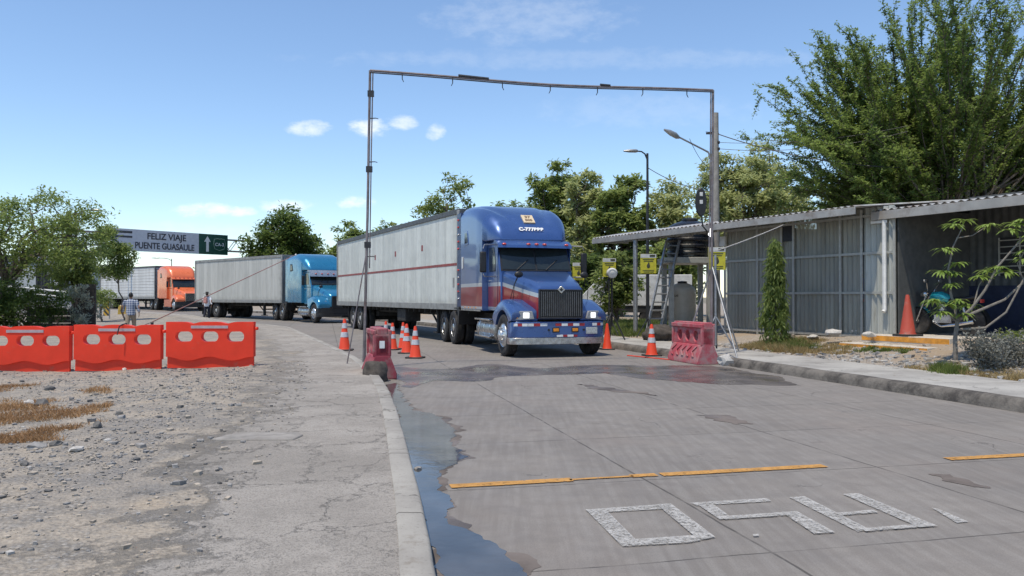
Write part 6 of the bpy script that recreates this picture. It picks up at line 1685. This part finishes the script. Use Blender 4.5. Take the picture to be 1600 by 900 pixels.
# ------------------------------------------------------------------ people
def remesh(name, mb, mat, parent, vox, smooth_it=3):
    me = bpy.data.meshes.new('tmp'); me.from_pydata(mb.v, [], mb.f)
    o = bpy.data.objects.new('tmp', me); C.objects.link(o)
    m = o.modifiers.new('r', 'REMESH'); m.mode = 'VOXEL'; m.voxel_size = vox
    m = o.modifiers.new('s', 'SMOOTH'); m.iterations = smooth_it; m.factor = .5
    dg = bpy.context.evaluated_depsgraph_get(); dg.update(); res = bpy.data.meshes.new_from_object(o.evaluated_get(dg)); bpy.data.objects.remove(o)
    res.name = name; res.materials.clear(); res.materials.append(mat); res.polygons.foreach_set('use_smooth', [True] * len(res.polygons))
    q = bpy.data.objects.new(name, res); C.objects.link(q); q.parent = parent; return q
def ell(mb, path, radii, n=14):
    """loft of flattened rings along a mostly vertical path: radii (rx, ry)"""
    rings = []
    for (p, r) in zip(path, radii): rings.append([(p[0] + r[0] * math.cos(a), p[1] + r[1] * math.sin(a), p[2]) for a in np.linspace(0, 2 * PI, n, endpoint=False)])
    mb.loft(rings)
def person(loc, rz, label, shirt, trousers, H=1.70, hat=None, pack=None, stride=.16, arm=.12, short=False, shoes='black', spread=0):
    """walks towards local +Y (away), local x to its right"""
    t = thing('person', label, 'person', loc, rz); s = H / 1.70
    def V(x_, y_, z_): return Vector((x_ * s, y_ * s, z_ * s))
    hip, kn, ank = .88, .48, .09
    legs = []
    for sd in (-1, 1):
        y1 = stride * sd; legs.append([V(sd * .095, 0, hip), V(sd * .10, y1 * .62, kn), V(sd * .10, y1 * .85 - (.10 if sd < 0 else 0), ank + (.04 if sd < 0 else 0))])
    arms = []
    for sd in (-1, 1):
        y1 = -arm * sd; arms.append([V(sd * .185, 0, 1.40), V(sd * (.245 + spread), -.02 + y1 * .5, 1.13), V(sd * (.26 + spread), .06 + y1 * 1.2, .89)])
    b_ = MB()
    ell(b_, [V(0, 0, z) for z in (.80, .90, 1.05, 1.22, 1.36, 1.43)], [(.15 * s, .105 * s), (.165 * s, .11 * s), (.145 * s, .10 * s), (.17 * s, .11 * s), (.19 * s, .10 * s), (.10 * s, .07 * s)])
    b_.tube([V(0, 0, 1.38), V(0, .005, 1.46), V(0, .01, 1.53)], [.06 * s, .052 * s, .055 * s], 12)
    b_.ball(V(0, .015, 1.585), (.074 * s, .092 * s, .115 * s), 16, 12)
    b_.ball(V(0, .105, 1.575), (.014 * s, .022 * s, .02 * s), 8, 6)          # nose
    for sd in (-1, 1): b_.ball(V(sd * .076, .0, 1.58), (.012 * s, .02 * s, .03 * s), 8, 6)   # ears
    for l in legs:
        b_.tube([l[0], (l[0] + l[1]) / 2, l[1], (l[1] + l[2]) / 2, l[2]], [.085 * s, .07 * s, .055 * s, .056 * s, .04 * s], 12)
    for a_ in arms: b_.tube([a_[0], a_[1], a_[2]], [.05 * s, .04 * s, .028 * s], 10)
    for sd, a_ in zip((-1, 1), arms):
        w0 = a_[2]; b_.loft([[w0 + Vector((.013 * math.cos(u) * 1.0, .034 * math.sin(u) * f, -dz)) for u in np.linspace(0, 2 * PI, 10, endpoint=False)] for dz, f in ((-.01, .8), (.04, 1.1), (.085, 1.2), (.10, .9))])
        for k_, (yy, ln) in enumerate(((-.030, .06), (-.010, .078), (.010, .083), (.030, .072))):
            p = w0 + Vector((0, yy, -.09)); b_.tube([p, p + Vector((-sd * .006, .002, -ln * .5)), p + Vector((-sd * .02, .006, -ln))], [.0095, .009, .007], 6)
        p = w0 + Vector((0, .03, -.03)); b_.tube([p, p + Vector((-sd * .012, .03, -.03)), p + Vector((-sd * .02, .035, -.062))], [.011, .0105, .008], 6)
    remesh('body', b_, M['skin'], t, .009, 2)
    c = MB()
    ell(c, [V(0, 0, z) for z in (.80, .92, 1.05, 1.22, 1.36, 1.42, 1.455)], [(.19 * s, .14 * s), (.185 * s, .135 * s), (.172 * s, .128 * s), (.19 * s, .135 * s), (.20 * s, .118 * s), (.14 * s, .09 * s), (.075 * s, .07 * s)], 18)
    for a_ in arms:
        e = a_[1].lerp(a_[2], -.1 if short else .8); c.tube([a_[0], a_[0].lerp(a_[1], .5), e], [.073 * s, .066 * s, .056 * s if short else .05 * s], 12)
        if not short: pass
    remesh('shirt', c, shirt, t, .016, 3)
    c = MB(); ell(c, [V(0, 0, z) for z in (.80, .86, .93)], [(.17 * s, .125 * s), (.175 * s, .125 * s), (.165 * s, .118 * s)], 16)
    for l in legs: c.tube([l[0], l[0].lerp(l[1], .5), l[1], l[1].lerp(l[2], .55), l[1].lerp(l[2], .97)], [.105 * s, .095 * s, .08 * s, .072 * s, .07 * s], 12)
    remesh('trousers', c, trousers, t, .016, 3)
    for l, sd in zip(legs, (-1, 1)):
        f = l[2]; MB().loft([[(f.x + wx * math.cos(u) * s, f.y + yo * s, f.z - .045 * s + zz * (math.sin(u) * .5 + .5) * s - .04 * s) for u in np.linspace(0, 2 * PI, 12, endpoint=False)] for yo, wx, zz in ((-.075, .03, .07), (-.05, .042, .11), (.03, .046, .10), (.12, .05, .065), (.18, .035, .045))]).build('shoe', M[shoes], t, sharp=60)
    h = MB(); rings = []
    h.ball(V(0, -.002, 1.605), (.081 * s, .098 * s, .112 * s), 16, 12); h.v = [(x_, y_, max(z_, (1.545 + (y_ / s) * .55) * s)) for x_, y_, z_ in h.v]
    h.build('hair', M['hair'], t, sharp=60)
    if hat: MB().lathe([(.25 * s, 1.638 * s), (.24 * s, 1.655 * s), (.10 * s, 1.665 * s), (.095 * s, 1.74 * s), (.06 * s, 1.755 * s), (.001, 1.757 * s)], 24).build('hat', hat, t)
    if pack:
        MB().loft([[(x_ * s, (-.125 - d_) * s, (z_) * s) for x_, z_ in ((-.11 * k_, 1.2 - .19 * k_), (.11 * k_, 1.2 - .19 * k_), (.125 * k_, 1.2), (.09 * k_, 1.2 + .17 * k_), (-.09 * k_, 1.2 + .17 * k_), (-.125 * k_, 1.2))] for d_, k_ in ((0, 1), (.06, 1.04), (.13, .95), (.16, .8))]).build('backpack', pack, t, bevel=.02)
        for sd in (-1, 1): MB().tube([V(sd * .10, -.13, 1.40), V(sd * .12, -.05, 1.46), V(sd * .125, .10, 1.38), V(sd * .15, .13, 1.2)], .016, 6).build('shoulder_strap', M['dark_steel'], t)
    return t
def plaid():
    k = NT('blue_white_plaid'); x_, y_, z_ = k.xyz()
    def lines(c, per, w_): return k.math('LESS_THAN', k.math('FRACT', k.math('DIVIDE', c, per)), w_)
    a = lines(x_, .085, .5); b2 = lines(z_, .085, .5); s_ = k.math('MULTIPLY', k.math('ADD', a, b2), .5)
    k.put('Base Color', k.mix(s_, (.42, .44, .48), (.06, .09, .18))); k.put('Roughness', .85); return k.m
M['plaid'] = plaid()
M['khaki'] = pm('khaki_cloth', (.27, .215, .16), .9, 0, .15, 12)
M['white_cloth'] = pm('white_cloth', (.75, .76, .8), .9, 0, .1, 12)
M['navy_cloth'] = pm('dark_navy_cloth', (.018, .02, .035), .9, 0, .2, 12)
M['pink_pack'] = pm('pinkish_backpack', (.52, .25, .22), .7, 0, .2, 12)
M['straw_dark'] = pm('dark_hat', (.05, .045, .04), .8, 0, .2, 20)
M['red_cloth'] = pm('red_cloth', (.42, .07, .09), .9, 0, .15, 12)
x_ = X(204.5, 30.5); person((x_, 30.5, left_ground(x_, 30.5) - .01), R(12), 'person in blue and white plaid shirt walking away behind the bright red barriers', M['plaid'], M['khaki'], 1.63, spread=.07)
x_ = X(323.5, 52); person((x_, 52, zr(52)), R(-8), 'person in white shirt with pinkish backpack and dark hat walking beside the grey trailer', M['white_cloth'], M['navy_cloth'], 1.72, M['straw_dark'], M['pink_pack'], .10, spread=.10)
x_ = X(148, 66); person((x_, 66, left_ground(x_, 66)), R(20), 'person in red top half hidden by foliage near the hazard board', M['red_cloth'], M['navy_cloth'], 1.68, short=True)

# ------------------------------------------------------------------ motorcycle in the porch
t = thing('motorcycle', 'turquoise motorcycle parked inside the porch behind the dull red cone', 'motorcycle', BF(12.42, 1.6, .582), BRZ + R(4))
M['turq'] = pm('turquoise_tank_paint', (.01, .27, .30), .22, .2, .12, 5, coat=.6)
for x_, nm in ((-.66, 'wheel'), (.62, 'wheel')):
    wv = MB().lathe([(.235, -.035), (.26, -.05), (.295, -.045), (.31, 0), (.295, .045), (.26, .05), (.235, .035)], 28, 'Y', (x_, 0, .31)).build('wheel', M['tyre'], t)
    mb = MB().lathe([(.05, -.05), (.05, .05)], 14, 'Y', (x_, 0, .31)).lathe([(.225, -.03), (.24, -.03), (.24, .03), (.225, .03), (.225, -.03)], 28, 'Y', (x_, 0, .31))
    for k_ in range(12):
        a = 2 * PI * k_ / 12; mb.tube([(x_ + .04 * math.cos(a), 0, .31 + .04 * math.sin(a)), (x_ + .23 * math.cos(a), 0, .31 + .23 * math.sin(a))], .005, 4)
    mb.build('rim', M['chrome'], wv, merge=False)
mb = MB().tube([(-.40, 0, .82), (-.05, 0, .72), (.3, 0, .70), (.72, 0, .78)], .024, 8).tube([(-.40, 0, .80), (-.32, 0, .4), (-.1, 0, .25), (.2, 0, .28), (.3, 0, .68)], .022, 8)
for s in (-1, 1): mb.tube([(.2, s * .09, .33), (.62, s * .09, .31)], .02, 8)
mb.build('frame', M['black'], t, merge=False)
for s in (-1, 1):
    MB().tube([(-.66, s * .075, .31), (-.50, s * .075, .70), (-.42, s * .07, .92)], .022, 8).build('fork_leg', M['chrome'], t)
    MB().tube([(.56, s * .11, .36), (.45, s * .11, .68)], .03, 8).build('shock_absorber', M['dull_chrome'], t)
    MB().tube([(-.36, s * .12, 1.0), (-.30, s * .24, 1.18), (-.32, s * .26, 1.22)], .008, 6).build('mirror_stalk', M['chrome'], t)
    MB().ball((-.30, s * .28, 1.24), (.022, .08, .045), 12, 8).build('mirror', M['dull_chrome'], t)
MB().tube([(-.22, -.33, .95), (-.36, -.2, 1.0), (-.40, 0, .96), (-.36, .2, 1.0), (-.22, .33, .95)], .014, 8).build('handlebar', M['chrome'], t)
MB().loft([[(x_, wy_ * math.cos(u), zc_ + hz_ * math.sin(u)) for u in np.linspace(0, 2 * PI, 16, endpoint=False)] for x_, wy_, hz_, zc_ in ((-.36, .05, .06, .86), (-.28, .13, .12, .87), (-.08, .15, .13, .87), (.08, .11, .09, .83), (.14, .05, .05, .80))]).build('fuel_tank', M['turq'], t)
MB().loft([[(x_, wy_ * math.cos(u), zc_ + hz_ * math.sin(u)) for u in np.linspace(0, 2 * PI, 14, endpoint=False)] for x_, wy_, hz_, zc_ in ((.10, .08, .04, .80), (.2, .12, .055, .80), (.5, .13, .06, .83), (.74, .1, .05, .87), (.8, .05, .03, .88))]).build('seat', M['black'], t)
mb = MB().box(-.2, .2, -.13, .13, .28, .46)
for i in range(6): mb.lathe([(.09, .47 + i * .035), (.09, .487 + i * .035)], 14, 'Z', (-.08, 0, 0))
mb.lathe([(.06, .45), (.06, .70)], 12, 'Z', (-.08, 0, 0)); mb.build('engine', M['dull_chrome'], t, merge=False)
MB().tube([(-.15, -.1, .45), (-.22, -.14, .3), (0, -.17, .2), (.4, -.19, .26), (.75, -.19, .33)], [.02, .02, .022, .04, .045], 10).build('exhaust', M['chrome'], t)
MB().lathe([(.001, -.1), (.08, -.09), (.09, .0), (.05, .06)], 16, 'X', (-.47, 0, .93)).build('headlamp', M['chrome'], t)
MB().loft([[(-.66 + .34 * math.cos(a), y_, .31 + .34 * math.sin(a)) for y_ in (-.07, -.04, .04, .07)] for a in np.linspace(R(35), R(150), 10)], cap=False, closed=False).build('front_mudguard', M['turq'], t)
MB().loft([[(.62 + .35 * math.cos(a), y_, .31 + .35 * math.sin(a)) for y_ in (-.08, -.04, .04, .08)] for a in np.linspace(R(-10), R(120), 10)], cap=False, closed=False).build('rear_mudguard', M['black'], t)
MB().box(.80, .84, -.06, .06, .74, .82).build('tail_lamp', M['lens_red'], t, bevel=.01)
bpy.context.view_layer.update()
